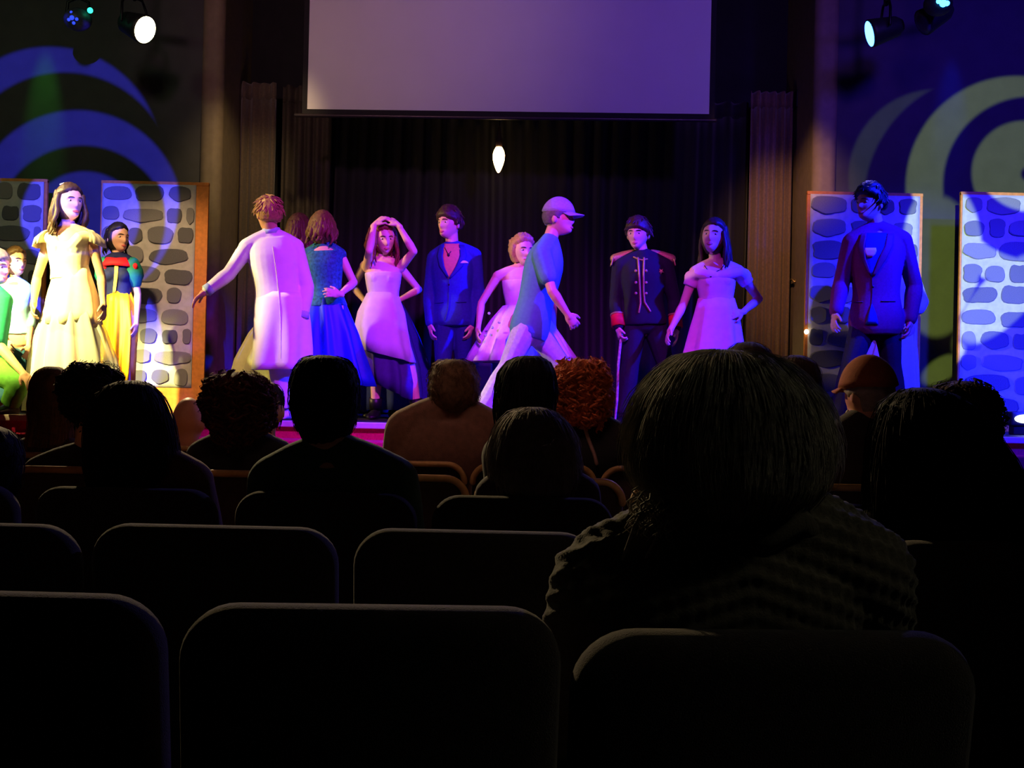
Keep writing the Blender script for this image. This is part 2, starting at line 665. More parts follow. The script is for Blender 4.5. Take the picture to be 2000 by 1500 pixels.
dirx = (s_br - s_bl)
dirx.z = 0
dirx.normalize()
obj('screen_fabric', quad_box(s_bl, s_br, s_bl.z, zt, 0.004), m_scr, screen, False)
bw = 0.05
a0, b0 = s_bl - dirx * bw, s_br + dirx * bw
m_bord = mat('black_screen_border', (24, 20, 24), 0.8, 0.1, 20)
obj('bottom_border', quad_box(a0, b0, s_bl.z - bw, s_bl.z, 0.006, 0.001), m_bord, screen, False)
obj('side_border', quad_box(a0, s_bl, s_bl.z, zt, 0.006, 0.001), m_bord, screen, False)
obj('side_border', quad_box(s_br, b0, s_bl.z, zt, 0.006, 0.001), m_bord, screen, False)
zb = s_bl.z - bw
mb = MB().tube([a0 - dirx * 0.06 + Vector((0, 0, zb - a0.z - .01)), b0 + dirx * 0.01 + Vector((0, 0, zb - b0.z - .01))], 0.018, 10)
obj('weight_bar', mb, mat('dark_aluminium', (70, 60, 66), 0.4, 0.1, 30, metal=0.7), screen)
obj('roller_case', MB().box((a0.x - 0.1, SY - 0.1, zt), (b0.x + 0.1, SY + 0.12, CEIL)), m_rod, screen, False, bevel=0.02)

# ------------------------------------------------------------------ pendant bulb
pb = P(974, 312, 11.5)
bulb = empty('pendant_bulb', pb + Vector((0, 0, -0.13)))
tag(bulb, 'glowing filament bulb hanging on a cord in front of the black curtain', 'lamp')
prof = [(-0.13, .006), (-0.122, .014), (-0.10, .026), (-0.05, .045), (0.0, .058), (0.05, .060), (0.09, .05), (0.12, .034), (0.13, .028)]
mb = MB().loft([[pb + Vector((r * math.cos(a * math.pi / 8), r * math.sin(a * math.pi / 8), z)) for a in range(16)] for z, r in prof])
obj('glass', mb, emit('filament_glow', (1.0, 0.66, 0.25), 14.0), bulb)
prof = [(0.125, .03), (0.14, .034), (0.2, .034), (0.23, .022), (0.31, .016), (0.34, .008)]
mb = MB().loft([[pb + Vector((r * math.cos(a * math.pi / 8), r * math.sin(a * math.pi / 8), z)) for a in range(16)] for z, r in prof])
obj('socket', mb, mat('bulb_socket', (90, 70, 60), 0.5, 0.1, 30), bulb)
obj('cord', MB().tube([pb + Vector((0, 0, .33)), (pb.x, pb.y, CEIL)], 0.006, 6), m_rod, bulb)

# ------------------------------------------------------------------ painted stone-wall flats
m_frame = mat('orange_timber', (214, 132, 62), 0.65, 0.15, 25)
m_cloth = mat('stone_print_ground', (186, 182, 182), 0.75, 0.10, 18, 0.1, 60)
m_stone = [mat('stone_print_a', (112, 110, 114), 0.8, 0.22, 40), mat('stone_print_b', (128, 125, 128), 0.8, 0.2, 40), mat('stone_print_c', (96, 94, 100), 0.8, 0.25, 40)]
stone_meshes = []
for k in range(9):
    rnd = random.Random(40 + k)
    n = 22
    mb = MB()
    pts = []
    e = rnd.uniform(2.4, 3.6)
    off = [rnd.uniform(-.07, .07) for _ in range(6)]
    for j in range(n):
        a = 2 * math.pi * j / n
        c, s = math.cos(a), math.sin(a)
        r = (abs(c) ** e + abs(s) ** e) ** (-1 / e)
        r *= 1 + sum(off[q] * math.sin((q + 1) * a + q * 1.7) for q in range(6)) * .6
        pts.append((r * c * .5, r * s * .5))
    mb.loft([[Vector((x * q, y_, z * q)) for x, z in pts] for y_, q in ((0.0, 1.0), (-.55, 1.0), (-1.0, .93))], (False, True))
    me = bpy.data.meshes.new('stone')
    me.from_pydata(mb.v, [], mb.f)
    me.update()
    me.materials.append(m_stone[k % 3])
    stone_meshes.append(me)


def flat(xl, xr, z1, zb, y, lab, seed, stile_l=0.03, stile_r=0.03, board=0.2, lean=0.0, rows=10):
    rnd = random.Random(seed)
    root = empty('stone_wall_flat', ((xl + xr) / 2, y, STAGE_Z))
    tag(root, lab, 'backdrop', 'painted stone wall flats')
    t = 0.035
    obj('stile', MB().box((xl, y, STAGE_Z), (xl + stile_l, y + t, z1)), m_frame, root, False, bevel=0.003)
    obj('stile', MB().box((xr - stile_r, y, STAGE_Z), (xr, y + t, z1)), m_frame, root, False, bevel=0.003)
    obj('top_rail', MB().box((xl, y - 0.004, z1 - 0.022), (xr, y + t + .004, z1 + 0.01)), m_frame, root, False, bevel=0.003)
    obj('bottom_board', MB().box((xl + stile_l * .5, y - .002, STAGE_Z), (xr - stile_r * .5, y + t - .004, STAGE_Z + board)), m_frame, root, False, bevel=0.003)
    x0, x1 = xl + stile_l * 0.7, xr - stile_r
    za, zc = STAGE_Z + board, z1 - 0.018
    nx, nz = 24, 40

    def sag(x, z):
        u, w = (x - x0) / (x1 - x0), (z - za) / (zc - za)
        edge = min(1, 8 * min(u, 1 - u, w, 1 - w) + 0.05)
        r = noise.noise(Vector((x * 3.1 + seed, z * 2.1, seed))) * .014 + noise.noise(Vector((x * 8 - z * 5, z * 4, seed + 3))) * .006
        # creases pulled towards the top right corner
        cr = 0.012 * math.exp(-((1 - u) - (1 - w) * 1.1) ** 2 / 0.0012) * max(0, w - .72) * 3
        return (r - cr) * edge
    mb = MB()
    mb.loft([[Vector((x0 + (x1 - x0) * i / nx, y - 0.006 + sag(x0 + (x1 - x0) * i / nx, za + (zc - za) * k / nz), za + (zc - za) * k / nz)) for i in range(nx + 1)] for k in range(nz + 1)], (False, False), closed=False)
    obj('printed_cloth', mb, m_cloth, root, solid=0.002)
    rh = (zc - za) / rows
    for r in range(rows):
        x = x0 + rnd.uniform(-.06, .03)
        while x < x1 - .03:
            w = rnd.choice((rh * .8, rh * 1.0, rh * 1.5, rh * 1.9)) * rnd.uniform(.85, 1.15)
            a, b = max(x, x0 + .012), min(x + w, x1 - .012)
            x += w + rnd.uniform(.03, .05)
            if b - a < .05:
                continue
            hgt = rh * rnd.uniform(.66, .86)
            zc_ = za + rh * (r + .5) + rnd.uniform(-.012, .012)
            o = bpy.data.objects.new('stone', rnd.choice(stone_meshes))
            COL.objects.link(o)
            o.parent = root
            cx = (a + b) / 2
            o.location = Vector((cx, y - 0.007 + min(sag(cx, zc_), sag(a, zc_), sag(b, zc_)) , zc_)) - BASE[root.name]
            o.scale = (b - a, 0.012, hgt)
            o.rotation_euler = (0, rnd.uniform(-.06, .06), 0)
            for p in o.data.polygons:
                pass
    return root


def flat_px(xl, xr, ytop, *a, **k):
    p0, p1 = P(xl, ytop, FLAT_Y), P(xr, ytop + (xr - xl) * .0227, FLAT_Y)
    return flat(p0.x, p1.x, p0.z, 0, FLAT_Y, *a, **k)


flat_px(-125, 93, 347, 'stone wall flat cut off by the left edge of the picture', 11, board=.15)
flat_px(198, 408, 354, 'stone wall flat with wide orange right stile beside the olive curtain', 12, stile_l=.02, stile_r=.115, board=.235)
flat_px(1577, 1803, 375, 'stone wall flat behind the person in the wine coloured blazer', 13, stile_l=.04, board=.12)
flat_px(1877, 2120, 376, 'blue lit stone wall flat at the right edge of the picture', 14, stile_l=.02, board=.12)
p = P(1575, 648, FLAT_Y - .03)
o = obj('clip_light', MB().ell(p, (.02, .03, .024), nu=12, nv=8), emit('clip_glow', (1, .8, .55), 4), loc=p)
tag(o, 'tiny glowing clip light on the edge of a stone wall flat', 'lamp')


# ------------------------------------------------------------------ stage lamps that can be seen
m_can = mat('black_lamp_housing', (30, 30, 33), 0.5, 0.15, 30)


def par(name, c, nrm, r, lens_mat, label, bar=None):
    root = empty(name, c)
    tag(root, label, 'stage light')
    c, nrm = Vector(c), Vector(nrm).normalized()
    back = c - nrm * .24
    obj('housing', MB().tube([back - nrm * .05, back, c - nrm * .04, c], [r * .45, r * .8, r * 1.08, r * 1.12], 20, round_ends=False), m_can, root)
    q = nrm.to_track_quat('Z', 'Y').to_matrix()
    mb = MB().loft([[c + nrm * .004 + q @ Vector((rr * math.cos(a * math.pi / 12), rr * math.sin(a * math.pi / 12), dz)) for a in range(24)] for rr, dz in ((r, 0), (r * .6, .012), (r * .2, .018))])
    obj('lens', mb, lens_mat, root)
    side = nrm.cross(Vector((0, 0, 1))).normalized()
    m0 = c - nrm * .14
    tp = m0 + Vector((0, 0, r * 2.1))
    obj('yoke', MB().tube([m0 + side * r * 1.25, m0 + side * r * 1.25 + Vector((0, 0, r * 1.4)), tp + side * r * .8, tp - side * r * .8, m0 - side * r * 1.25 + Vector((0, 0, r * 1.4)), m0 - side * r * 1.25], .012, 8), m_rod, root)
    obj('clamp', MB().tube([tp - Vector((0, 0, .01)), tp + Vector((0, 0, .09))], .022, 8), m_rod, root)
    return root, tp + Vector((0, 0, .1))


LD = 10.0
r1, tp1 = par('par_can', P(283, 58, LD), (0.86, -0.42, -0.40), .115, emit('warm_lens', (1.0, 0.90, 0.45), 30.0), 'stage lamp with bright warm white lens, top left')
r2, tp2 = par('par_can', P(1699, 66, LD), (-0.95, 0.04, -0.28), .11, emit('blue_lens', (0.04, 0.22, 1.0), 14.0), 'stage lamp with narrow bright blue lens, top right')
r3, tp3 = par('par_can', P(1803, 44, LD), (-0.85, -0.12, -0.5), .105, mat('unlit_lens', (70, 60, 90), 0.3, 0.2, 60), 'unlit stage lamp hanging right of the bright blue lamp')
ba = empty('lighting_bar', (tp1.x, LD, tp1.z))
tag(ba, 'short steel lighting bar holding the warm stage lamp', 'bar')
m_steel = mat('grey_steel', (110, 106, 100), 0.45, 0.1, 30, metal=0.5)
obj('tube', MB().tube([tp1 + Vector((-.38, -.02, .03)), tp1 + Vector((.22, .02, -.03))], .024, 10), m_steel, ba)
obj('drop_rod', MB().tube([tp1, (tp1.x, tp1.y, CEIL)], .014, 8), m_steel, ba)
bb = empty('lighting_bar', (tp2.x, LD, tp2.z))
tag(bb, 'steel lighting bar holding the blue stage lamps, top right', 'bar')
obj('tube', MB().tube([tp2 + Vector((-.15, 0, -.02)), tp2 + Vector((.95, .05, .16))], .024, 10), m_steel, bb)
obj('drop_rod', MB().tube([tp2 + Vector((0, 0, 0)), (tp2.x, tp2.y, CEIL)], .014, 8), m_steel, bb)
obj('drop_rod', MB().tube([tp3 + Vector((0, 0, -.02)), (tp3.x, tp3.y, CEIL)], .014, 8), m_steel, bb)


def effect_lamp(c, label, bodym, leds):
    root = empty('effect_lamp', c)
    tag(root, label, 'stage light')
    c = Vector(c)
    mb = MB().ell(c, (.12, .11, .10), nu=18, nv=12)
    obj('housing', mb, bodym, root)
    obj('bracket', MB().tube([c + Vector((-.1, 0, 0)), c + Vector((-.09, 0, .15)), c + Vector((0, 0, .19)), c + Vector((.09, 0, .15)), c + Vector((.1, 0, 0))], .014, 8), m_rod, root)
    obj('hanger', MB().tube([c + Vector((0, 0, .18)), (c.x, c.y, CEIL)], .014, 8), m_rod, root)
    for (off, r, m) in leds:
        obj('led', MB().ell(c + Vector(off), r, nu=12, nv=8), m, root)
    return root


e_g = emit('green_led', (0.02, 1.0, 0.45), 5)
e_b = emit('blue_led', (0.03, 0.07, 1.0), 1.2)
e_c = emit('cyan_led', (0.03, 0.30, 1.0), 12)
effect_lamp(P(152, 38, LD), 'round effect lamp with green and blue lights, top left', mat('effect_lamp_body', (60, 60, 70), .5, .3, 40),
            [((.135, -.08, .055), .024, e_g), ((-.01, -.108, -.02), .02, e_b), ((-.04, -.1, -.035), .014, e_b), ((.03, -.103, -.03), .014, e_b), ((-.02, -.1, .03), .012, e_b), ((.0, -.09, -.06), .014, e_b)])
effect_lamp(P(1832, 8, LD - .35), 'small effect lamp with cyan blue light, top right corner', m_can, [((-.0, -.12, -.035), .03, e_c), ((.035, -.11, -.03), .022, e_c), ((-.035, -.11, -.015), .02, e_c)])
# floor lamp at the stage's right end
c = P(1994, 818, 9.6)
c.z = max(c.z, STAGE_Z + .09)
fl = empty('floor_lamp', (c.x, c.y, STAGE_Z))
tag(fl, 'small floor lamp glowing at the right end of the stage', 'stage light')
obj('housing', MB().box((c.x - .09, c.y - .02, c.z - .06), (c.x + .13, c.y + .12, c.z + .06)), m_can, fl, False, bevel=.015)
obj('foot', MB().box((c.x - .06, c.y, STAGE_Z), (c.x + .1, c.y + .1, c.z - .055)), m_can, fl, False, bevel=.008)
obj('lens', MB().ell((c.x + .02, c.y - .025, c.z), (.085, .012, .036), nu=16, nv=8), emit('floor_lens', (0.55, 0.62, 1.0), 6), fl)
spot('lamp_floor_blue', (c.x + .05, c.y - .25, STAGE_Z + .25), (4.7, 10.7, 1.35), (0.01, 0.015, 1.0), 260, 100, 0.9, .05)
# black stage boxes behind the dancers
for (x0, x1, y0, y1, lab) in ((918, 962, 708, 10.9, 'black stage box on the deck behind the pink tutu'),):
    a, b = P(x0, y0, y1), P(x1, y0, y1)
    o = empty('stage_box', ((a.x + b.x) / 2, y1, STAGE_Z))
    tag(o, lab, 'box')
    obj('cabinet', MB().box((a.x, y1, STAGE_Z), (b.x, y1 + .3, a.z)), m_can, o, False, bevel=.012)
    obj('grille', MB().box((a.x + .02, y1 - .008, STAGE_Z + .03), (b.x - .02, y1, a.z - .03)), mat('black_grille', (16, 16, 18), .7, .3, 300, .6, 800), o, False)

# ------------------------------------------------------------------ theatre seats
m_seat = mat('charcoal_upholstery', (62, 54, 52), 0.95, 0.15, 90, 0.5, 500, sheen=0.25)
m_seat2 = mat('maroon_upholstery', (66, 44, 40), 0.95, 0.15, 90, 0.5, 500, sheen=0.25)
m_arm = mat('dark_armrest', (40, 32, 28), 0.5, 0.15, 30)
SEAT_TOP = 0.858


def rrect(w, z0, z1, r, n=8, inset=0.0):
    pts = []
    hw = w / 2 - inset
    z0, z1 = z0 + inset, z1 - inset
    r = max(r - inset, 0.01)
    for (cx, cz, a0) in ((hw - r, z1 - r, 0), (-hw + r, z1 - r, 90), (-hw + r, z0 + r, 180), (hw - r, z0 + r, 270)):
        for k in range(n + 1):
            a = math.radians(a0 + 90 * k / n)
            pts.append((cx + r * math.cos(a), cz + r * math.sin(a)))
    return pts


def seat_meshes(m):
    out = []
    w = .485

    def shape(x, y, z):
        return Vector((x, y + 0.28 * x * x + 0.16 * (SEAT_TOP - z) + .07 * 0, z))
    mb = MB()
    rings = []
    for inset, y in ((.045, 0.0), (.02, .004), (.006, .016), (0, .034), (0, .055), (.008, .075), (.03, .09), (.07, .098)):
        rings.append([shape(x, y, z) for x, z in rrect(w, .30, SEAT_TOP, .075, 8, inset)])
    mb.loft(rings)
    out.append(('backrest', mb, m))
    mb = MB()
    rings = []
    for inset, z in ((.05, .30), (.012, .315), (0, .34), (0, .37), (.015, .392), (.06, .402)):
        rings.append([Vector((x, .17 + (y2 - 0), z)) for x, y2 in rrect(w - .04, .0, .44, .05, 6, inset)])
    mb.loft(rings)
    out.append(('cushion', mb, m))
    if m is m_seat2:
        pts = [shape(x, -.004, z) for x, z in rrect(w, .30, SEAT_TOP, .075, 8, .006) if z > .62]
        out.append(('lit_edge_trim', MB().tube(pts, .0125, 8), mat('tan_lit_trim', (190, 146, 88), .5, .15, 40)))  # edge trim; its gold tan puts light along the seat tops into colour
    for sx in (1,):
        mb = MB()
        x = sx * .2535
        rr = [[Vector((x + dx * .0105, y, z)) for dx, z in ((-1, .585), (1, .585), (1, .607), (.5, .613), (-.5, .613), (-1, .607))] for y in (.13, .2, .35, .46)]
        mb.loft(rr)
        out.append(('armrest', mb, m_arm))
        mb = MB().box((x - .012, .2, .0), (x + .012, .28, .59)).box((x - .0115, .12, 0), (x + .0115, .42, .02))
        out.append(('leg', mb, m_rod))
    return out


seat_protos = {}


def place_seat(x, y, yaw, label, group, kind='dark'):
    if kind not in seat_protos:
        m = m_seat if kind == 'dark' else m_seat2
        root = empty('theatre_seat', (0, 0, 0))
        kids = [obj(n, mb, mm, root, smooth=True) for n, mb, mm in seat_meshes(m)]
        seat_protos[kind] = (root, kids)
        r = root
    else:
        root, kids = seat_protos[kind]
        r = root.copy()
        COL.objects.link(r)
        for k in kids:
            q = k.copy()
            COL.objects.link(q)
            q.parent = r
    r.location = (x, y, 0)
    r.rotation_euler = (0, 0, yaw)
    tag(r, label, 'seat', group)
    return r


def seat_px(px, py, label, group, yaw=0.0, kind='dark'):
    d = (CAM.z - SEAT_TOP) * F_PX / (py - yh(px))
    p = P(px, py, d)
    return place_seat(p.x, p.y, yaw, label, group, kind)


G1, G2, G3, G4, G5 = ('seats in the row nearest the camera', 'seats in the second row', 'seats in the third row', 'seats in the fourth row', 'seats in the fifth row')
seat_px(-85, 1168, 'dark theatre seat at the bottom left corner of the picture', G1, math.radians(-1))
seat_px(722, 1197, 'dark theatre seat filling the bottom centre of the picture', G1, math.radians(3))
seat_px(1548, 1250, 'dark theatre seat at the bottom right, behind the grey haired woman', G1, math.radians(4))
seat_px(-118, 1026, 'dark seat at the left edge, one row ahead of the nearest row', G2)
seat_px(405, 1032, 'dark seat left of centre, one row ahead of the nearest row', G2)
seat_px(928, 1042, 'dark seat with bare back left of the knitted sweater', G2)
seat_px(1455, 1054, 'dark seat hidden in front of the grey haired woman', G2)
seat_px(1975, 1066, 'dark seat behind the long black hair at far right', G2)
for px, lab in ((-165, 'dark third row seat past the left edge of the picture'), (232, 'dark third row seat behind the long haired person in brown'), (630, 'dark third row seat behind the person in the green shirt'),
                (1022, 'dark third row seat behind the grey haired person with hair clip'), (1415, 'dark third row seat beyond the grey haired woman'), (1805, 'dark third row seat beyond the long black hair')):
    seat_px(px, yh(px) + 203, lab, G3)
for px, lab in ((5, 'x'), (313, 'fourth row seat in front of the long haired person in brown'), (620, 'fourth row seat in front of the person in the green shirt'), (765 + 305, 'fourth row seat in front of the grey haired person with hair clip')):
    pass
for px, lab in ((-150, 'maroon fourth row seat past the left edge'), (155, 'maroon fourth row seat at the left, under the long brown hair'), (460, 'maroon fourth row seat, right of the long haired person in brown'), (768, 'maroon fourth row seat behind the brown sweater'),
                (1075, 'maroon fourth row seat in front of the hair clip'), (1382, 'maroon fourth row seat hidden beyond the grey haired woman'), (1690, 'maroon fourth row seat behind the orange cap')):
    seat_px(px, yh(px) + 164, lab, G4, kind='tan')
for px, lab in ((25, 'maroon fifth row seat at the left edge'), (280, 'maroon fifth row seat before the stage, left'), (535, 'maroon fifth row seat between curly maroon hair and the green shirt'), (788, 'maroon fifth row seat holding the brown sweater'),
                (1043, 'maroon fifth row seat below the black hair'), (1298, 'maroon fifth row seat right of the red curls'), (1553, 'maroon fifth row seat beyond the big grey hair'), (1808, 'maroon fifth row seat right of the orange cap')):
    seat_px(px, yh(px) + 137, lab, G5, kind='tan')

# ================================================================== FIGURES
UPZ = Vector((0, 0, 1))
TOR_F = [(-.20, .06, .06), (-.16, .10, .08), (-.08, .152, .105), (.02, .168, .113), (.14, .158, .107), (.32, .120, .09), (.45, .118, .088), (.6, .132, .098), (.74, .142, .105), (.86, .146, .092), (.94, .115, .073), (1.0, .058, .056)]
TOR_M = [(-.20, .06, .06), (-.16, .10, .085), (-.08, .147, .107), (.02, .158, .112), (.14, .152, .11), (.32, .142, .105), (.45, .15, .11), (.6, .165, .118), (.74, .172, .12), (.86, .165, .103), (.94, .128, .080), (1.0, .066, .060)]
UARM = [(0, .050), (.3, .047), (.7, .040), (1, .037)]
FARM = [(0, .037), (.25, .041), (.7, .031), (1, .026)]
THIGH = [(0, .086), (.4, .076), (1, .054)]
CALF = [(0, .053), (.3, .055), (.7, .041), (1, .036)]


def smooth01(a, b, x):
    t = min(1, max(0, (x - a) / (b - a)))
    return t * t * (3 - 2 * t)


def head_pt(q):
    front, back, low = max(0, -q.y), max(0, q.y), max(0, -q.z)
    x, y, z = q.x * .074, q.y * .097, q.z * .116
    x *= 1 - .36 * low ** 1.5
    if q.y > 0:
        y *= 1 - .5 * low ** 1.3
    y -= .034 * smooth01(.35, .85, low) * min(1, front * 1.6)
    if front > 0:
        f = min(1, front * 2)
        y -= .016 * math.exp(-((x / .0125) ** 2 + ((z + .024) / .017) ** 2)) * f
        y -= .007 * math.exp(-((x / .009) ** 2 + ((z + .002) / .022) ** 2)) * f
        y += .010 * math.exp(-(((abs(x) - .031) / .017) ** 2 + ((z - .008) / .013) ** 2)) * f
        y -= .0022 * math.exp(-((z - .027) / .010) ** 2) * f
        y -= .006 * math.exp(-((x / .022) ** 2 + ((z + .060) / .011) ** 2)) * f
    return Vector((x, y, z))


def head_front(x, z):
    qx, qz = x / .074, z / .116
    qy = -math.sqrt(max(0.02, 1 - qx * qx - qz * qz))
    return head_pt(Vector((qx, qy, qz)))


class Fig:
    def __init__(self, name, label, d, J, sex='f', s=1.0, head=(0, 0, 0), back=False, ground=None, b=1.0, feet=None, world=False, group=None):
        self.d, self.sex, self.s, self.b, self.back = d, sex, s, b, back
        self.hs = 1.0 if world else 1.15
        self.j = {}
        for k, v in J.items():
            if world:
                self.j[k] = Vector(v)
            else:
                self.j[k] = P(v[0], v[1], d + (v[2] if len(v) > 2 else 0))
        g = STAGE_Z if ground is None else ground
        self.g = g
        for k in ('al', 'ar'):
            if k in self.j and not world:
                self.j[k].z = g + .085 * s + (J[k][3] if len(J[k]) > 3 else 0)
        j = self.j
        self.hip = (j['hl'] + j['hr']) / 2
        self.latH = (j['hr'] - j['hl']).normalized()
        self.latS = (j['sr'] - j['sl']).normalized()
        self.spine = j['n'] - self.hip
        self.sd = self.spine.normalized()
        self.sgn = -1 if back else 1
        self.fwd = (self.latS.cross(self.sd) * self.sgn).normalized()
        self.HR = (Matrix.Rotation(math.radians(head[0]), 3, 'Z') @ Matrix.Rotation(math.radians(head[1]), 3, 'X') @ Matrix.Rotation(math.radians(head[2]), 3, 'Y'))
        base = (j['al'] + j['ar']) / 2 if 'al' in j else self.hip.copy()
        base.z = g
        self.root = empty('person', base)
        tag(self.root, label, 'person', group)
        self.feet = feet
        self.label = label

    # local head point -> world
    def hp(self, p):
        return self.j['h'] + self.HR @ (Vector(p) * self.s * self.hs)

    def ring(self, t, off=0.0, n=28, wmul=1.0, dmul=1.0):
        T = TOR_F if self.sex == 'f' else TOR_M
        ts = [q[0] for q in T]
        w = float(np.interp(t, ts, [q[1] for q in T])) * self.s * self.b * wmul + off
        dd = float(np.interp(t, ts, [q[2] for q in T])) * self.s * self.b * dmul + off
        c = self.hip + self.spine * t
        k = min(1, max(0, t))
        lat = (self.latH * (1 - k) + self.latS * k)
        lat = (lat - self.sd * lat.dot(self.sd)).normalized()
        dep = lat.cross(self.sd)
        out = []
        for i in range(n):
            a = 2 * math.pi * i / n
            ca, sa = math.cos(a), math.sin(a)
            e = 2.4
            r = (abs(ca) ** e + abs(sa) ** e) ** (-1 / e)
            out.append(c + lat * (w * r * ca) - dep * (dd * r * sa))
        return out

    def torso(self, mb, t0, t1, off=0.0, n=28, flare=0.0, bust=True):
        k = max(3, int((t1 - t0) / .06))
        rings = []
        for i in range(k + 1):
            t = t0 + (t1 - t0) * i / k
            f = flare * max(0, .25 - t)
            rings.append(self.ring(t, off + f, n))
        mb.loft(rings)
        if self.sex == 'f' and bust and t1 > .7:
            c = self.hip + self.spine * .70
            for sx in (-1, 1):
                mb.ell(c + self.fwd * .050 * self.s + self.latS * .060 * sx * self.s, (.054 * self.s + off,) * 3, nu=12, nv=8)

    def limb(self, mb, a, b_, prof, off=0.0, f0=0.0, f1=1.0, n=12, mul=1.0, round_ends=True):
        A, B = self.j[a], self.j[b_]
        fs = [f0] + [q[0] for q in prof if f0 < q[0] < f1] + [f1]
        pts = [A + (B - A) * f for f in fs]
        rs = [float(np.interp(f, [q[0] for q in prof], [q[1] for q in prof])) * self.s * mul + off for f in fs]
        mb.tube(pts, rs, n, round_ends=round_ends)

    def shoulders(self, mb, off=0.0):
        j, s = self.j, self.s
        m = 1.0 if self.sex == 'm' else .88
        up = j['n'] + self.sd * .012 * s
        for k in ('sl', 'sr'):
            mb.tube([up, (up * .45 + j[k] * .55) + self.sd * .004, j[k]], [.052 * s * m + off, .055 * s * m + off, .056 * s * m + off], 12)

    def arms(self, mb, off=0.0, upto=2.0, sides='lr', mul=None):
        mul = mul or (1.0 if self.sex == 'm' else .86)
        for q in sides:
            if 'e' + q not in self.j:
                continue
            self.limb(mb, 's' + q, 'e' + q, UARM, off, 0, min(1, upto), mul=mul)
            if upto > 1:
                mb.ell(self.j['e' + q], .038 * self.s * mul + off, nu=12, nv=8)
                self.limb(mb, 'e' + q, 'w' + q, FARM, off, 0, upto - 1, mul=mul)

    def legs(self, mb, off=0.0, upto=2.0, loose=0.0):
        mul = 1.0 * (self.b ** .5)
        for q in 'lr':
            if 'k' + q not in self.j:
                continue
            self.limb(mb, 'h' + q, 'k' + q, THIGH, off, 0, min(1, upto), mul=mul)
            if upto > 1:
                mb.ell(self.j['k' + q], .055 * self.s + off, nu=12, nv=8)
                prof = [(f, r + loose * f) for f, r in CALF]
                self.limb(mb, 'k' + q, 'a' + q, prof, off, 0, upto - 1, mul=mul, round_ends=off == 0)

    def footdir(self, q):
        if self.feet and q in self.feet:
            a = math.radians(self.feet[q])
            return Vector((math.sin(a), -math.cos(a), 0))
        f = Vector((self.fwd.x, self.fwd.y, 0)).normalized()
        lat = Vector((self.latH.x, self.latH.y, 0)).normalized() * (-1 if q == 'l' else 1)
        return (f + lat * .25).normalized()

    def shoe_mesh(self, q, off=0.0, boot=0.0, heel=0.0):
        s = self.s
        a = self.j['a' + q]
        f = self.footdir(q)
        side = f.cross(UPZ)
        zb = a.z - .083 * s
        mb = MB()
        rings = []
        for (x, w, h) in ((-.075, .018, .03), (-.065, .031, .06), (-.03, .036, .085), (.03, .038, .078), (.09, .044, .055), (.14, .046, .042), (.18, .034, .034), (.197, .012, .022)):
            c = Vector((a.x, a.y, zb)) + f * x * s
            ring = []
            for k in range(14):
                t = 2 * math.pi * k / 14
                ct, st = math.cos(t), math.sin(t)
                ring.append(c + side * (ct * (w + off) * s) + UPZ * ((h * s / 2 + off * .5) * (1 + st * (1 if st > 0 else .98))))
            rings.append(ring)
        mb.loft(rings)
        if boot:
            mb.tube([a + UPZ * .0 - f * .01 * s, a + (self.j['k' + q] - a).normalized() * boot], [.045 * s + off, .052 * s + off], 12, round_ends=False)
        return mb

    def hand(self, mb, q, curl=.45, D=None, N=None, thumb=None):
        j, s = self.j, self.s * (1.0 if self.sex == 'm' else .92)
        w = j['w' + q]
        D = (w - j['e' + q]).normalized() if D is None else Vector(D).normalized()
        if N is None:
            N = self.hip - w
        N = Vector(N)
        N = (N - D * N.dot(D)).normalized()
        L = D.cross(N)
        ts = 1 if thumb is None else thumb
        if thumb is None and L.dot(self.fwd) < 0:
            ts = -1
        rot = Matrix((L, N, D)).transposed()
        mb.ell(w + D * .048 * s, (.041 * s, .0175 * s, .057 * s), rot, 14, 10)
        mb.tube([w - D * .02 * s, w + D * .03 * s], [.026 * s, .028 * s], 10)
        for off, ln in ((.032, .066), (.011, .078), (-.011, .072), (-.031, .058)):
            o = off * ts
            fd = (D + L * (o / .032) * .17).normalized()
            p = w + D * .086 * s + L * o * s
            pts = [p - fd * .02 * s, p]
            ang = 0
            for frac in (.45, .31, .24):
                ang += curl * .75
                dv = (fd * math.cos(ang) + N * math.sin(ang))
                p = p + dv * ln * frac * s
                pts.append(p)
            mb.tube(pts, [.0098 * s, .0098 * s, .0092 * s, .0086 * s, .0078 * s], 8)
        p = w + D * .025 * s + L * .028 * ts * s
        d1 = (D * .72 + L * ts * .66 + N * .25).normalized()
        d2 = (D * .9 + L * ts * .25 + N * (.2 + curl * .5)).normalized()
        mb.tube([p, p + d1 * .04 * s, p + d1 * .04 * s + d2 * .034 * s], [.014 * s, .0115 * s, .0095 * s], 8)

    def body(self, skin, hands=None, voxel=.0062, legs=True, face=True, brow=(60, 40, 30), lips=(190, 90, 90), arms='lr', smooth=2, ears=True):
        mb = MB()
        j, s = self.j, self.s
        self.torso(mb, -.20, 1.0)
        self.shoulders(mb)
        self.arms(mb, sides=arms)
        if legs:
            self.legs(mb)
            for q in 'lr':
                if 'a' + q in j:
                    mb.add(self.shoe_mesh(q, -.004))
        mb.ell(self.hip - self.sd * .03, (.12 * s, .10 * s, .10 * s), nu=14, nv=10)
        for q in arms:
            if 'w' + q in j:
                kw = (hands or {}).get(q, {})
                if kw is not None:
                    self.hand(mb, q, **kw)
        nm = 1.0 if self.sex == 'm' else .84
        mb.tube([j['n'] - self.sd * .04 * s, j['n'] + self.sd * .02 * s, self.hp((0, .02, -.05))], [.064 * s * nm, .056 * s * nm, .053 * s * nm], 16)
        mb.ell(j['h'], 1, self.HR, 44, 34, fn=lambda q: head_pt(q) * s * self.hs)
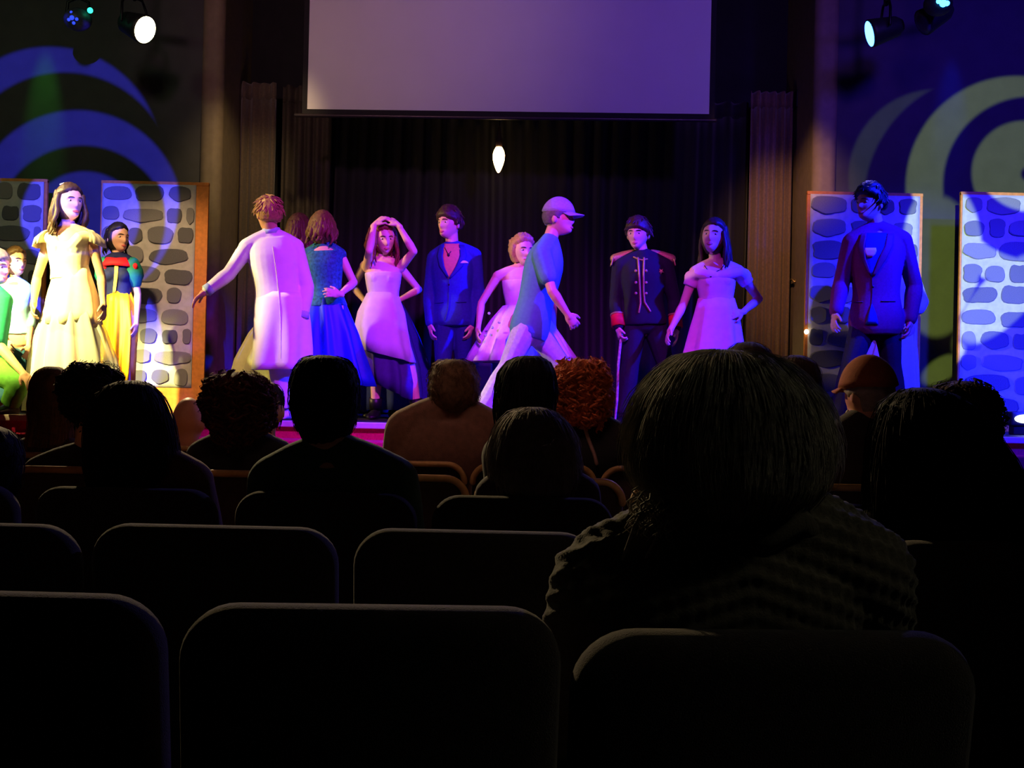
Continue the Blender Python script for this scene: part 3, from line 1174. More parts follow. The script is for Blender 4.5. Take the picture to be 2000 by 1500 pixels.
        if ears:
            for sx in (-1, 1):
                mb.ell(self.hp((.074 * sx, .012, -.012)), (.012 * s * self.hs, .018 * s * self.hs, .031 * s * self.hs), self.HR @ Matrix.Rotation(.35 * sx, 3, 'Z'), 10, 8)
        me = remesh(mb, voxel, smooth)
        self.bodyo = link('body', me, skin, self.root)
        if face:
            s = s * self.hs
            mw = mat('eye_white', (225, 220, 215), .3)
            mi = mat('dark_iris', (40, 26, 20), .3)
            mbz = mat('brow_%d_%d_%d' % brow, brow, .9)
            ml = mat('lips_%d_%d_%d' % lips, lips, .5)
            for sx in (-1, 1):
                c = head_front(.031 * sx, .007)
                e = obj('eye', MB().ell(self.hp(c + Vector((0, .0035, 0))), (.0135 * s, .009 * s, .0062 * s), self.HR, 12, 8), mw, self.root)
                obj('iris', MB().ell(self.hp(c + Vector((0, -.0035, 0))), (.0056 * s, .003 * s, .0056 * s), self.HR, 10, 6), mi, e)
                pts = [self.hp(head_front(x * sx, z) + Vector((0, -.003, 0))) for x, z in ((.015, .0275), (.024, .030), (.036, .030), (.047, .025))]
                obj('eyebrow', MB().tube(pts, [.0022 * s, .003 * s, .003 * s, .0016 * s], 6), mbz, self.root)
            mb = MB()
            for dz, r in ((-.0555, .0042), (-.0635, .0052)):
                pts = [self.hp(head_front(x, dz - .0022 * (abs(x) / .02) * (1 if dz > -.06 else -1) * .8) + Vector((0, -.0012 - .002 * (1 - abs(x) / .024), 0))) for x in (-.023, -.012, 0, .012, .023)]
                mb.tube(pts, [.0018 * s, r * s, r * .95 * s, r * s, .0018 * s], 6)
            obj('lips', mb, ml, self.root)
        return self

    def garment(self, name, mb, m, voxel=.009, smooth=2):
        o = link(name, remesh(mb, voxel, smooth), m, self.root)
        return o

    def top(self, name, m, off=.012, t0=-.1, t1=.96, sleeve=2.0, sides='lr', flare=0.0, collar=0.0, voxel=.009, bust=True, smooth=3, sleeve_off=None):
        mb = MB()
        self.torso(mb, t0, t1, off, flare=flare, bust=bust)
        if sleeve >= 0:
            self.shoulders(mb, off * .8)
            if sleeve > 0:
                self.arms(mb, sleeve_off or off, sleeve, sides)
        if collar:
            n = self.j['n']
            mb.tube([n - self.sd * .03, n + self.sd * collar], [.075 * self.s + off, .060 * self.s + off * .6], 16, round_ends=False)
        return self.garment(name, mb, m, voxel, smooth)

    def trousers(self, m, off=.014, loose=.02, upto=1.96, t1=.2):
        mb = MB()
        self.torso(mb, -.2, t1, off * .8, bust=False)
        self.legs(mb, off, upto, loose)
        return self.garment('trousers', mb, m, .010, 3)

    def shoes(self, m, boot=0.0, name='shoe'):
        for q in 'lr':
            if 'a' + q in self.j:
                obj(name, self.shoe_mesh(q, .006, boot), m, self.root)

    def skirt(self, name, m, rings, folds=9, amp=.02, depth=.72, seed=0, dy=0.0, solid=.006, n=96, hem=None):
        """rings: (py, x left, x right) on the photograph, at the figure's depth"""
        rnd = random.Random(seed)
        ph = rnd.uniform(0, 6)
        L = []
        rr = []
        for i in range(len(rings) - 1):
            k = max(1, int(abs(rings[i + 1][0] - rings[i][0]) / 14))
            for q in range(k):
                t = q / k
                t2 = t
                rr.append([rings[i][c] * (1 - t2) + rings[i + 1][c] * t2 for c in range(3)])
        rr.append(list(rings[-1]))
        y0, y1 = rings[0][0], rings[-1][0]
        for (py, xl, xr) in rr:
            t = (py - y0) / (y1 - y0)
            a, b_ = P(xl, py, self.d + dy), P(xr, py, self.d + dy)
            c = (a + b_) / 2
            hw = (b_ - a).length / 2
            lat = (b_ - a).normalized()
            dep = Vector((0, -1, 0))
            ring = []
            for i in range(n):
                th = 2 * math.pi * i / n
                w = amp * t ** .8 * (math.sin(folds * th + ph) + .5 * math.sin((folds * 2 - 3) * th + ph * 2 + 2 * t) + .3 * math.sin(3 * th + ph))
                e = 1 + w / max(hw, .05)
                z = hem * t * t * math.cos(th - math.pi) if hem else 0
                ring.append(c + lat * hw * math.cos(th) * e - dep * hw * depth * math.sin(th) * e + UPZ * z)
            L.append(ring)
        return obj(name, MB().loft(L, (False, False)), m, self.root, solid=solid)

    def hair_cap(self, m, th=.018, hairline=.52, sides=True, nape=-.55, seed=0, tex=.004, top=0.0, name='hair', fringe=0.0, extra=None):
        s = self.s * self.hs

        def fn(q):
            p = head_pt(q)
            f = smooth01(.10, .45, -q.y) * smooth01(hairline + .12, hairline - .06, q.z + .30 * q.x * q.x + (-.10 if not sides else .04) + fringe * q.x + .05 * noise.noise(Vector((q.x * 7 + seed, q.z * 3, 1.5))))
            if sides:
                f = max(f, smooth01(-.02, -.2, q.z) * smooth01(.45, .15, q.y))
            f = max(f, smooth01(nape + .08, nape - .08, q.z))
            g = noise.noise(Vector((q.x * 9 + seed, q.y * 9, q.z * 3))) + .6 * noise.noise(Vector((q.x * 22, q.y * 22 + seed, q.z * 8)))
            t = th + tex * g + top * max(0, q.z) ** 2
            r = t * (1 - f) - .014 * f
            return (p + q * r) * s
        mb = MB().ell(self.j['h'], 1, self.HR, 56, 40, fn=fn)
        if extra:
            mb.add(extra)
        return obj(name, mb, m, self.root)

    def locks(self, length, n=26, spread=(-115, 115), r=.017, out=.02, seed=0, wave=.012, drop=Vector((0, 0, -1)), start=(.05, .6), twist=0.0, back_off=.0):
        """hanging locks as tapered tubes; angles are around the head, 0 = straight back"""
        rnd = random.Random(seed)
        s = self.s
        mb = MB()
        for i in range(n):
            a = math.radians(spread[0] + (spread[1] - spread[0]) * (i + rnd.uniform(.2, .8)) / n)
            z0 = rnd.uniform(*start)
            k = math.sqrt(max(0.05, 1 - z0 * z0))
            q = Vector((math.sin(a) * k, math.cos(a) * k, z0))
            p = head_pt(q) + q * .008
            o = Vector((math.sin(a), math.cos(a), 0))
            pts, rs = [], []
            ln = length * rnd.uniform(.82, 1.05)
            m_ = 7
            pw = rnd.uniform(0, 6)
            base = self.hp(p)
            ow = self.HR @ o
            for t in range(m_ + 1):
                f = t / m_
                bulge = out * math.sin(min(1, f * 1.6) * math.pi / 2) + back_off * f * max(0, math.cos(a))
                pt = base + ow * bulge * s + drop * (ln * f) * s
                pt += Vector((math.sin(f * 9 + pw), math.cos(f * 8 + pw), 0)) * wave * f * s
                pts.append(pt)
                rs.append(r * s * (1.0 if f < .6 else 1 - .75 * (f - .6) / .4) * rnd.uniform(.9, 1.1))
            mb.tube(pts, rs, 7)
        return mb

    def tufts(self, n=120, length=.045, r=.007, seed=0, zmin=.15, lift=.007, front=True):
        """short tousled locks lying over the crown"""
        rnd = random.Random(seed)
        k_ = self.s * self.hs
        mb = MB()
        for i in range(n):
            a = rnd.uniform(-math.pi, math.pi)
            z = rnd.uniform(zmin, .97)
            k = math.sqrt(1 - z * z)
            q = Vector((math.sin(a) * k, math.cos(a) * k, z))
            if q.y < -.15 and z < .72:
                continue
            p = head_pt(q) + q * .012
            dv = Vector((q.x * .8 + rnd.uniform(-.35, .35), q.y * .5 + rnd.uniform(-.3, .3) + (-.25 if front else .2), -.55 * k + rnd.uniform(-.25, .35)))
            dv = (dv - q * dv.dot(q) * .85).normalized()
            ln = length * rnd.uniform(.6, 1.2)
            pts = [self.hp(p), self.hp(p + dv * ln * .5 + q * lift * .7), self.hp(p + dv * ln + q * lift * rnd.uniform(.1, 1))]
            mb.tube(pts, [r * k_ * .7, r * .7 * k_, r * .2 * k_], 6)
        return mb

    def bvh(self, *objs):
        return bvh_of(objs)

# ================================================================== THE CAST ON STAGE
sk_f = mat('skin_light', (226, 176, 150), .55, .05, 14, spec=.35)
sk_m = mat('skin_tan', (214, 160, 132), .55, .05, 14, spec=.35)
h_brown = mat('hair_dark_brown', (58, 38, 28), .5, .35, 60, .5, 160)
h_mid = mat('hair_mid_brown', (104, 72, 46), .5, .3, 60, .5, 160)
h_blond = mat('hair_blond', (176, 138, 84), .5, .25, 60, .5, 160)
h_black = mat('hair_black', (30, 24, 24), .45, .35, 60, .5, 160)
h_red = mat('hair_auburn', (110, 50, 36), .5, .3, 60, .5, 160)
m_white = mat('white_cloth', (232, 230, 226), .8, .04, 20, .15, 160)
m_ivory = mat('ivory_satin', (236, 226, 200), .6, .05, 20, .1, 120)
m_navy = mat('navy_cloth', (34, 44, 120), .8, .12, 60, .25, 260)
m_black = mat('black_cloth', (20, 18, 23), .85, .15, 60, .25, 260)
m_gold = mat('gold_braid', (176, 140, 84), .45, .2, 120, .4, 400, metal=.4)
m_blackshoe = mat('black_leather', (24, 22, 24), .4, .15, 40)
m_jean = mat('pale_denim', (186, 186, 200), .85, .12, 40, .3, 300)

# a sheer tulle: threads over gaps
m_tulle = bpy.data.materials.new('sheer_tulle')
m_tulle.use_nodes = True
_nt = m_tulle.node_tree
_b = _nt.nodes['Principled BSDF']
_b.inputs['Base Color'].default_value = (.85, .83, .78, 1)
_b.inputs['Roughness'].default_value = .8
_b.inputs['Alpha'].default_value = .5

# ---- girl in white gown (left)
f = Fig('person', 'girl in ivory white gown with ruffle sleeves and sheer overskirt, looking right', 9.0, dict(
    h=(135, 396, -.02), n=(134, 447), sl=(97, 465), sr=(176, 463), el=(72, 543), er=(198, 540, .02), wl=(66, 590, -.06), wr=(202, 592, -.03),
    hl=(118, 588), hr=(156, 588), kl=(118, 690), kr=(158, 690), al=(115, 790, 0), ar=(162, 790, -.05)), 'f', 1.06, head=(48, 2, -2))
f.body(sk_f, hands={'l': dict(curl=.6), 'r': dict(curl=.5)})
f.hair_cap(h_brown, th=.016, hairline=.5, sides=False, nape=-.9, seed=3)
o = obj('long_locks', f.locks(.30, 30, (-100, 118), .019, .022, 3, .018), h_brown, f.root)
obj('hair_clip', MB().tube([f.hp((x, .02, .118 + .006 * math.cos(x * 60))) for x in (-.05, -.025, 0, .025, .05)], [.006, .011, .013, .011, .006], 8), mat('pale_green_bow', (200, 220, 190), .6), f.root)
mb = MB()
f.torso(mb, .30, .80, .014)
for sx, q in ((-1, 'sl'), (1, 'sr')):
    c = f.hip + f.spine * .74 + f.fwd * .075 + f.latS * .06 * sx
    mb.tube([c, (c + f.j[q]) / 2 + f.fwd * .05 + UPZ * .02, f.j[q] + UPZ * .012], [.055, .05, .05], 10)
bod = f.garment('bodice', mb, m_ivory, .008)
for q, sx in (('sl', -1), ('sr', 1)):
    mb = MB()
    c0 = f.j[q] + Vector((-.03 * sx, 0, .055))
    rings = []
    for k, (dx, dz, r) in enumerate(((0, .0, .045), (.05, -.015, .085), (.085, -.06, .11), (.092, -.115, .118))):
        ring = []
        for i in range(40):
            a = 2 * math.pi * i / 40
            w = 1 + .10 * (k / 3) * math.sin(9 * a)
            ring.append(c0 + Vector((sx * dx + sx * r * .42 * math.cos(a) * w, r * .95 * math.sin(a) * w, dz + .02 * math.cos(a) * -1)))
        rings.append(ring)
    mb.loft(rings, (True, False))
    obj('ruffle_sleeve', mb, m_ivory, f.root, solid=.006)
f.skirt('gown_skirt', m_ivory, [(518, 107, 171), (545, 102, 178), (580, 92, 189), (612, 86, 195), (634, 84, 196)], 7, .012, .72, 2)
f.skirt('sheer_overskirt', m_tulle, [(560, 104, 174), (600, 91, 188), (630, 83, 196), (645, 77, 203), (700, 66, 221), (760, 61, 234), (802, 58, 240)], 11, .035, .75, 5, solid=0)
f.skirt('underskirt', mat('pale_underskirt', (196, 150, 140), .8, .04), [(560, 106, 172), (640, 98, 180), (720, 96, 184), (785, 94, 188)], 5, .02, .6, 6)
f.shoes(m_ivory)

# ---- girl in blue bodice and yellow skirt
f = Fig('person', 'girl in dark blue bodice with red collar and yellow skirt, behind the white gown', 9.9, dict(
    h=(230, 465), n=(231, 503), sl=(206, 516), sr=(258, 517), el=(200, 575, .02), er=(269, 574, .03), wl=(215, 625, -.05), wr=(266, 630, -.02),
    hl=(221, 625), hr=(247, 625), kl=(222, 705), kr=(246, 705), al=(220, 790, 0), ar=(247, 790, -.04)), 'f', .95, head=(52, 4, 0), b=.8)
f.body(sk_f, hands={'l': dict(curl=.5), 'r': dict(curl=.45)})
f.hair_cap(h_black, th=.013, hairline=.5, sides=False, nape=-.8, seed=5)
obj('long_locks', f.locks(.20, 16, (-60, 95), .017, .012, 5, .012), h_black, f.root)
bod = f.top('bodice', mat('dark_blue_velvet', (20, 26, 84), .8, .15, 60), .013, .25, .93, 0)
for q, sx in (('sl', -1), ('sr', 1)):
    a = f.j[q]
    b2 = a + (f.j['e' + q[1]] - a) * .62
    mb = MB().tube([a + UPZ * .01, a + (b2 - a) * .35, a + (b2 - a) * .7, b2], [.062, .082, .080, .052], 18)
    s_ = obj('puff_sleeve', mb, mat('teal_puff', (28, 128, 118), .7, .1), f.root)
    bv = bvh_of([s_])
    p = hit(bv, 264 if sx > 0 else 205, 520, .002)
    if p:
        obj('sleeve_spot', MB().ell(p, (.022, .012, .028), nu=10, nv=8), mat('red_spot', (220, 20, 50), .7), s_)
mb = MB()
n0 = f.j['n'] - UPZ * .045
rings = []
for r, z in ((.075, .03), (.10, .028), (.135, -.002), (.15, -.03)):
    rings.append([n0 + Vector((r * 1.0 * math.cos(2 * math.pi * i / 32), r * .62 * math.sin(2 * math.pi * i / 32) - .01, z + (.01 if z > 0 else -.012) * abs(math.cos(2 * math.pi * i / 32)))) for i in range(32)])
obj('red_collar', MB().loft(rings, (False, False)), mat('red_collar_cloth', (220, 18, 46), .7), f.root, solid=.012)
bv = bvh_of([bod])
obj('yellow_placket', patch(bv, [(508, 224, 232), (540, 223, 230), (572, 220, 226)], .008), mat('yellow_ribbon', (235, 190, 110), .7), f.root, solid=.004)
f.skirt('yellow_skirt', mat('yellow_satin', (240, 176, 30), .5, .08, 18), [(567, 212, 254), (590, 207, 261), (640, 203, 266), (690, 203, 262), (745, 206, 256)], 8, .03, .8, 8)
f.skirt('petticoat', mat('pale_yellow_lining', (236, 206, 130), .7), [(740, 214, 250), (780, 212, 254)], 6, .015, .7, 4)
f.shoes(m_blackshoe)

# ---- kneeling person in teal at the left edge, and the girl behind
f = Fig('person', 'kneeling person in teal costume with a knee coloured green for yellow light, at the left edge', 8.95, dict(
    h=(-8, 522, -.05), n=(-20, 566), sl=(-58, 585, .12), sr=(8, 588, -.1), el=(-70, 660, .1), er=(-4, 672, -.22), wl=(-20, 705, .0), wr=(44, 728, -.3),
    hl=(-40, 722, .05), hr=(-10, 722, -.1), kl=(-30, 792, -.25), kr=(36, 752, -.28), al=(-50, 790, .25), ar=(20, 792, -.2)), 'm', 1.0, head=(70, 8, 0))
f.body(sk_m, hands={'r': dict(curl=.4), 'l': dict(curl=.4)})
f.hair_cap(mat('hair_ash', (120, 100, 96), .6, .2, 60), th=.016, seed=8)
f.top('teal_tunic', mat('teal_cloth', (30, 140, 112), .8, .1, 40, .2), .016, -.15, .95, .95, flare=.05)
f.trousers(mat('yellow_lit_teal', (96, 160, 60), .8, .12, 30, .2), .02, .02)  # teal fabric coloured green to stand for yellow light on it
f.shoes(m_blackshoe)
f = Fig('person', 'brown haired girl in pale blue top standing behind the kneeling person', 9.7, dict(
    h=(30, 511), n=(30, 552), sl=(5, 566, -.02), sr=(52, 566, .04), el=(-4, 622, -.05), er=(60, 625, .02), wl=(10, 665, -.15), wr=(56, 675, -.1),
    hl=(17, 665), hr=(43, 665), kl=(18, 730), kr=(43, 730), al=(17, 790, 0), ar=(45, 790, 0)), 'f', .92, head=(55, 5, 0))
f.body(sk_f, hands={'l': dict(curl=.5), 'r': dict(curl=.5)})
f.hair_cap(h_mid, th=.014, sides=False, nape=-.9, seed=9)
obj('long_locks', f.locks(.18, 16, (-95, 60), .017, .012, 9, .012), h_mid, f.root)
f.top('pale_blue_top', mat('pale_blue_satin', (150, 200, 232), .5, .08, 20), .014, .1, .95, 1.2)
f.skirt('teal_skirt', mat('dark_teal_cloth', (30, 74, 96), .8, .1), [(640, 8, 54), (700, 2, 60), (785, -6, 66)], 8, .02, .7, 3)
f.shoes(m_blackshoe)

# ---- gown hidden behind the coat
f = Fig('person', 'brown haired girl in pale yellow gown half hidden behind the white coat', 10.4, dict(
    h=(584, 449), n=(584, 484), sl=(553, 500), sr=(615, 500), el=(540, 555, .05), er=(628, 555, .05), wl=(556, 590, -.08), wr=(612, 590, -.08),
    hl=(568, 605), hr=(600, 605), kl=(566, 700), kr=(600, 700), al=(560, 790, 0), ar=(605, 790, 0)), 'f', 1.0, head=(160, 0, 0), back=True)
f.body(sk_f, hands={'l': dict(curl=.4), 'r': dict(curl=.4)}, face=False)
f.hair_cap(h_mid, th=.02, sides=False, nape=-1, seed=11)
obj('long_locks', f.locks(.27, 22, (-110, 110), .02, .02, 12, .015), h_mid, f.root)
f.top('gown_bodice', mat('pale_yellow_satin', (222, 214, 158), .6, .08, 20), .013, .25, .86, 0)
f.skirt('gown_skirt', MATS['pale_yellow_satin'], [(565, 558, 612), (600, 530, 628), (650, 490, 650), (700, 464, 662), (760, 448, 668), (800, 444, 670)], 12, .045, .5, 12)
f.shoes(m_ivory)

# ---- person in long white coat, back to the hall
f = Fig('person', 'fair haired person in long white coat seen from behind, arm stretched to the left', 9.12, dict(
    h=(525, 419, 0), n=(531, 462, .02), sl=(483, 484, -.02), sr=(577, 484, .02), el=(447, 535, -.04), er=(600, 560, .02), wl=(402, 569, -.10), wr=(591, 622, -.03),
    hl=(528, 606), hr=(563, 606), kl=(541, 700, -.02), kr=(570, 703, .16), al=(562, 795, .05), ar=(602, 795, .26)), 'm', 1.02, head=(-152, 2, 0), back=True, feet={'l': 160, 'r': 150})
f.body(sk_m, hands={'l': dict(curl=.35), 'r': dict(curl=.5)}, brow=(120, 90, 50))
f.hair_cap(h_blond, th=.017, nape=-.45, seed=14, tex=.006)
obj('hair_tufts', f.tufts(150, .05, .008, 14), h_blond, f.root)
coat = mat('white_coat_cloth', (236, 234, 238), .8, .03, 20, .2, 200)
mb = MB()
f.torso(mb, .12, .96, .026, flare=.0)
f.shoulders(mb, .018)
f.arms(mb, .018, 1.93)
mb.tube([f.j['n'] - f.sd * .03, f.j['n'] + f.sd * .05], [.088, .07], 16, round_ends=False)
f.garment('coat', mb, coat, .009, 3)
f.skirt('coat_tail', coat, [(572, 502, 588), (584, 498, 595), (600, 496, 599), (630, 494, 603), (680, 492, 606), (722, 488, 606)], 5, .022, .74, 14)
bv = bvh_of([o_ for o_ in f.root.children if o_.name.startswith('coat')])
obj('back_seam', line(bv, [(533, 482), (540, 530), (545, 575), (548, 620), (549, 700)], .004, .001), mat('coat_seam', (200, 196, 206), .8), f.root)
f.trousers(mat('white_trousers', (222, 216, 228), .8, .04, 20, .2), .02, .035)
for q in 'lr':
    w, e = f.j['w' + q], f.j['e' + q]
    dv = (w - e).normalized()
    obj('cuff', MB().tube([w - dv * .055, w - dv * .002], [.047, .050], 16, round_ends=False), mat('pale_blue_cuff', (170, 196, 226), .8), f.root)
obj('collar', MB().tube([f.j['n'] + f.sd * .015, f.j['n'] + f.sd * .062], [.082, .071], 20, round_ends=False), mat('pale_blue_collar', (180, 208, 236), .8), f.root)
f.shoes(mat('white_shoes', (210, 205, 215), .6))

# ---- woman in teal lace and royal blue skirt, back to the hall
f = Fig('person', 'woman in teal lace top and royal blue long skirt seen from behind', 9.55, dict(
    h=(629, 447), n=(632, 482), sl=(600, 500), sr=(664, 498, .02), el=(590, 560, -.02), er=(691, 552, .03), wl=(592, 610, -.04), wr=(664, 575, -.16),
    hl=(621, 615), hr=(657, 615), kl=(622, 705), kr=(660, 705), al=(620, 790, 0), ar=(664, 790, 0)), 'f', 1.0, head=(200, 0, 0), back=True)
f.body(sk_f, hands={'r': dict(curl=.5, D=(-.8, -.5, .1), N=(0, .9, -.2)), 'l': None}, face=False)
f.hair_cap(h_mid, th=.022, sides=False, nape=-.95, seed=16)
obj('long_locks', f.locks(.15, 28, (-120, 120), .021, .022, 16, .014), h_mid, f.root)
lace = mat('teal_lace', (30, 104, 122), .7, .45, 45, .4, 120)
f.top('lace_top', lace, .013, .12, .93, 0)
f.skirt('royal_blue_skirt', mat('royal_blue_satin', (16, 34, 190), .5, .12, 10), [(572, 604, 668), (600, 598, 678), (650, 592, 698), (700, 588, 713), (748, 588, 728)], 9, .035, .7, 17, hem=.03)
f.shoes(m_blackshoe)

# ---- woman in navy gown behind the lilac dress
f = Fig('person', 'woman in navy gown with hand on hip, behind the lilac dress', 10.5, dict(
    h=(742, 462), n=(744, 500), sl=(712, 520), sr=(779, 520), el=(690, 560, .04), er=(818, 566, .03), wl=(716, 592, -.12), wr=(776, 588, -.14),
    hl=(730, 612), hr=(762, 612), kl=(732, 700), kr=(764, 700), al=(730, 790, 0), ar=(768, 790, 0)), 'f', 1.0, head=(-10, 0, 0))
f.body(sk_f, hands={'l': dict(curl=.5, D=(.8, -.4, -.2)), 'r': dict(curl=.5, D=(-.8, -.4, -.2))})
f.hair_cap(h_red, th=.018, sides=False, nape=-.95, seed=18)
obj('long_locks', f.locks(.24, 22, (-125, 125), .019, .025, 18, .015), h_red, f.root)
f.top('navy_bodice', m_navy, .013, .2, .86, -1)
f.skirt('navy_gown_skirt', m_navy, [(578, 718, 778), (610, 708, 796), (660, 703, 818), (720, 700, 838), (800, 698, 846)], 10, .045, .7, 19)
f.shoes(m_blackshoe)

# ---- girl in lilac dress, hands on her head
f = Fig('person', 'girl in lilac dress with both hands raised to her head and black boots', 9.95, dict(
    h=(751, 466, -.03), n=(748, 510), sl=(717, 522), sr=(782, 522), el=(721, 490, -.27), er=(808, 491, -.14), wl=(731, 440, -.16), wr=(779, 441, -.15),
    hl=(732, 625), hr=(767, 625), kl=(736, 708, -.06), kr=(797, 705, .03), al=(733, 790, 0), ar=(816, 790, .02)), 'f', 1.02, head=(18, 14, -4), feet={'l': -5, 'r': 25})
f.body(sk_f, hands={'l': dict(curl=.35, D=(.55, .25, .6), N=(.3, .6, -.7)), 'r': dict(curl=.35, D=(-.62, .25, .5), N=(-.3, .6, -.7))})
f.hair_cap(h_red, th=.017, sides=False, nape=-.95, seed=20)
obj('long_locks', f.locks(.25, 24, (-125, 125), .017, .018, 20, .014), h_red, f.root)
lil = mat('lilac_satin', (216, 186, 226), .6, .05, 20, .1, 120)
mb = MB()
f.torso(mb, .22, .80, .013)
f.garment('dress_bodice', mb, lil, .008, 3)
f.skirt('dress_skirt', lil, [(573, 717, 777), (590, 709, 782), (610, 700, 789), (640, 695, 794), (668, 698, 800), (695, 703, 810)], 6, .012, .85, 21, hem=.06)
f.skirt('dark_underskirt', mat('violet_underskirt', (64, 40, 110), .7, .1), [(640, 701, 788), (670, 704, 792), (700, 708, 800), (735, 710, 808), (760, 714, 806)], 9, .02, .74, 23, hem=.10)
f.shoes(m_blackshoe, boot=.10, name='boot')

# ---- boy in navy suit
f = Fig('person', 'boy in navy suit with orange open collar shirt and white pocket square', 10.1, dict(
    h=(878, 437, -.02), n=(883, 485), sl=(849, 504), sr=(926, 500), el=(839, 572, .02), er=(934, 568, .02), wl=(841, 633, -.06), wr=(921, 634, -.05),
    hl=(869, 620), hr=(902, 620), kl=(865, 705, -.08), kr=(903, 705, .02), al=(858, 795, -.05), ar=(908, 795, .06)), 'm', 1.02, head=(-38, 5, 0))
f.body(sk_m, hands={'l': dict(curl=.5), 'r': dict(curl=.5)})
f.hair_cap(h_brown, th=.022, hairline=.42, nape=-.4, seed=24, tex=.007, top=.008)
obj('hair_tufts', f.tufts(130, .05, .008, 24), h_brown, f.root)
jk = f.top('jacket', m_navy, .020, -.13, .955, 1.96, flare=.05, collar=.0)
bv = bvh_of([jk])
obj('shirt_front', patch(bv, [(476, 868, 897), (490, 865, 899), (505, 864, 896), (520, 867, 890), (535, 872, 882), (544, 875, 877)], .006, 8), mat('orange_shirt', (214, 138, 84), .75, .08, 40), f.root, solid=.004)
obj('necklace', line(bv, [(869, 484), (873, 492), (876, 497), (880, 492), (886, 484)], .004, .010), m_blackshoe, f.root)
obj('pendant', MB().ell(hit(bv, 876, 498, .012), (.012, .006, .016), nu=10, nv=8), m_blackshoe, f.root)
for rows in ([(478, 858, 868), (500, 853, 865), (520, 858, 868), (542, 873, 877)], [(478, 896, 908), (500, 898, 912), (520, 890, 904), (544, 876, 880)]):
    obj('lapel', patch(bv, rows, .009, 4), mat('navy_lapel', (28, 36, 104), .7, .1, 60), jk, solid=.005)
obj('pocket_square', patch(bv, [(509, 904, 908), (511, 901, 913), (514, 899, 915)], .010, 4), m_white, jk, solid=.004)
obj('button', MB().ell(hit(bv, 877, 556, .003), (.009, .005, .009), nu=10, nv=6), m_blackshoe, jk)
obj('front_edge', line(bv, [(877, 545), (877, 575), (876, 600), (870, 625)], .004, .002), MATS['navy_lapel'], jk)
for a_, b_ in (((850, 592), (866, 590)), ((892, 590), (910, 590))):
    obj('pocket_flap', line(bv, [a_, b_], .006, .003), MATS['navy_lapel'], jk)
f.trousers(mat('navy_trousers', (30, 38, 108), .8, .12, 60, .25), .017, .022)
f.shoes(m_blackshoe)

# ---- blonde girl in pink strapless dress
f = Fig('person', 'blonde girl in pink strapless dress with flared tutu skirt, behind the striding man', 9.85, dict(
    h=(1020, 490), n=(1014, 526), sl=(972, 540), sr=(1050, 542), el=(940, 592, .0), er=(1080, 595, .03), wl=(934, 640, -.08), wr=(1082, 640, -.02),
    hl=(1000, 645), hr=(1036, 645), kl=(998, 715), kr=(1038, 715), al=(996, 790, 0), ar=(1042, 790, 0)), 'f', .98, head=(25, 8, 0))
f.body(sk_f, hands={'l': dict(curl=.45), 'r': dict(curl=.45)})
f.hair_cap(h_blond, th=.024, sides=False, nape=-.75, seed=26, tex=.009)
obj('hair_bun', MB().ell(f.hp((-.02, .10, .05)), (.06, .055, .055), nu=18, nv=12, fn=lambda q: q * (.055 + .006 * math.sin(9 * q.x + 7 * q.z) + .004 * math.sin(17 * q.y))), h_blond, f.root)
pk = mat('pink_satin', (232, 196, 210), .5, .06, 22, .1)
mb = MB()
f.torso(mb, .12, .82, .013)
f.garment('bodice', mb, pk, .008, 3)
f.skirt('tutu_skirt', mat('pink_tulle', (226, 190, 224), .6, .08, 30, .2), [(598, 982, 1052), (625, 962, 1074), (665, 940, 1100), (706, 920, 1124)], 13, .035, .85, 27)
for k, (px, py) in enumerate(((955, 612), (962, 640), (948, 655), (975, 630))):
    p = P(px, py, 9.85 - .27)
    obj('sequin', MB().ell(p, (.012, .008, .012), nu=8, nv=6), mat('silver_sequin', (240, 240, 245), .2, metal=.6), f.root)
f.shoes(m_ivory)

# ---- man in cap striding to the right
f = Fig('person', 'man in cap, teal T-shirt and pale jeans striding across the stage to the right', 9.1, dict(
    h=(1090, 426, 0), n=(1073, 474, 0), sl=(1058, 498, -.19), sr=(1070, 496, .19), el=(1078, 568, -.27), er=(1030, 565, .26), wl=(1108, 613, -.24), wr=(1010, 612, .28),
    hl=(1028, 640, -.09), hr=(1042, 640, .09), kl=(992, 716, -.10), kr=(1094, 708, .10), al=(940, 792, -.1), ar=(1122, 790, .1)), 'm', 1.04, head=(78, 2, 0), feet={'l': 78, 'r': 85})
f.body(sk_m, hands={'l': dict(curl=.75, N=(-.4, .5, .5)), 'r': dict(curl=.6, N=(.4, -.5, .3))})
f.hair_cap(mat('hair_grey_brown', (96, 86, 80), .6, .3, 60), th=.010, hairline=.4, nape=-.45, seed=29)
capm = mat('grey_blue_cap', (150, 146, 160), .8, .1, 60, .3)


def capfn(q):
    p = head_pt(q)
    t = .020 * smooth01(.22, .30, q.z) - .016 * smooth01(.28, .2, q.z)
    return (p + Vector((q.x * t, q.y * t, q.z * t + .006 * smooth01(.2, .6, q.z)))) * 1.04 * 1.15


cap = obj('cap', MB().ell(f.j['h'], 1, f.HR, 36, 30, fn=capfn), capm, f.root)


def visor(fig, m, parent, s=1.0):
    mb = MB()
    rings = []
    for k in range(7):
        v = k / 6
        ring = []
        for i in range(13):
            u = -1 + i / 6
            y = -.092 - v * .082 * math.sqrt(max(0, 1 - .75 * u * u)) + .028 * u * u * 1.6
            ring.append(fig.hp((u * .074, y, .040 - .018 * v - .016 * u * u)))
        rings.append(ring)
    mb.loft(rings, (False, False), closed=False)
    return obj('visor', mb, m, parent, solid=.006)


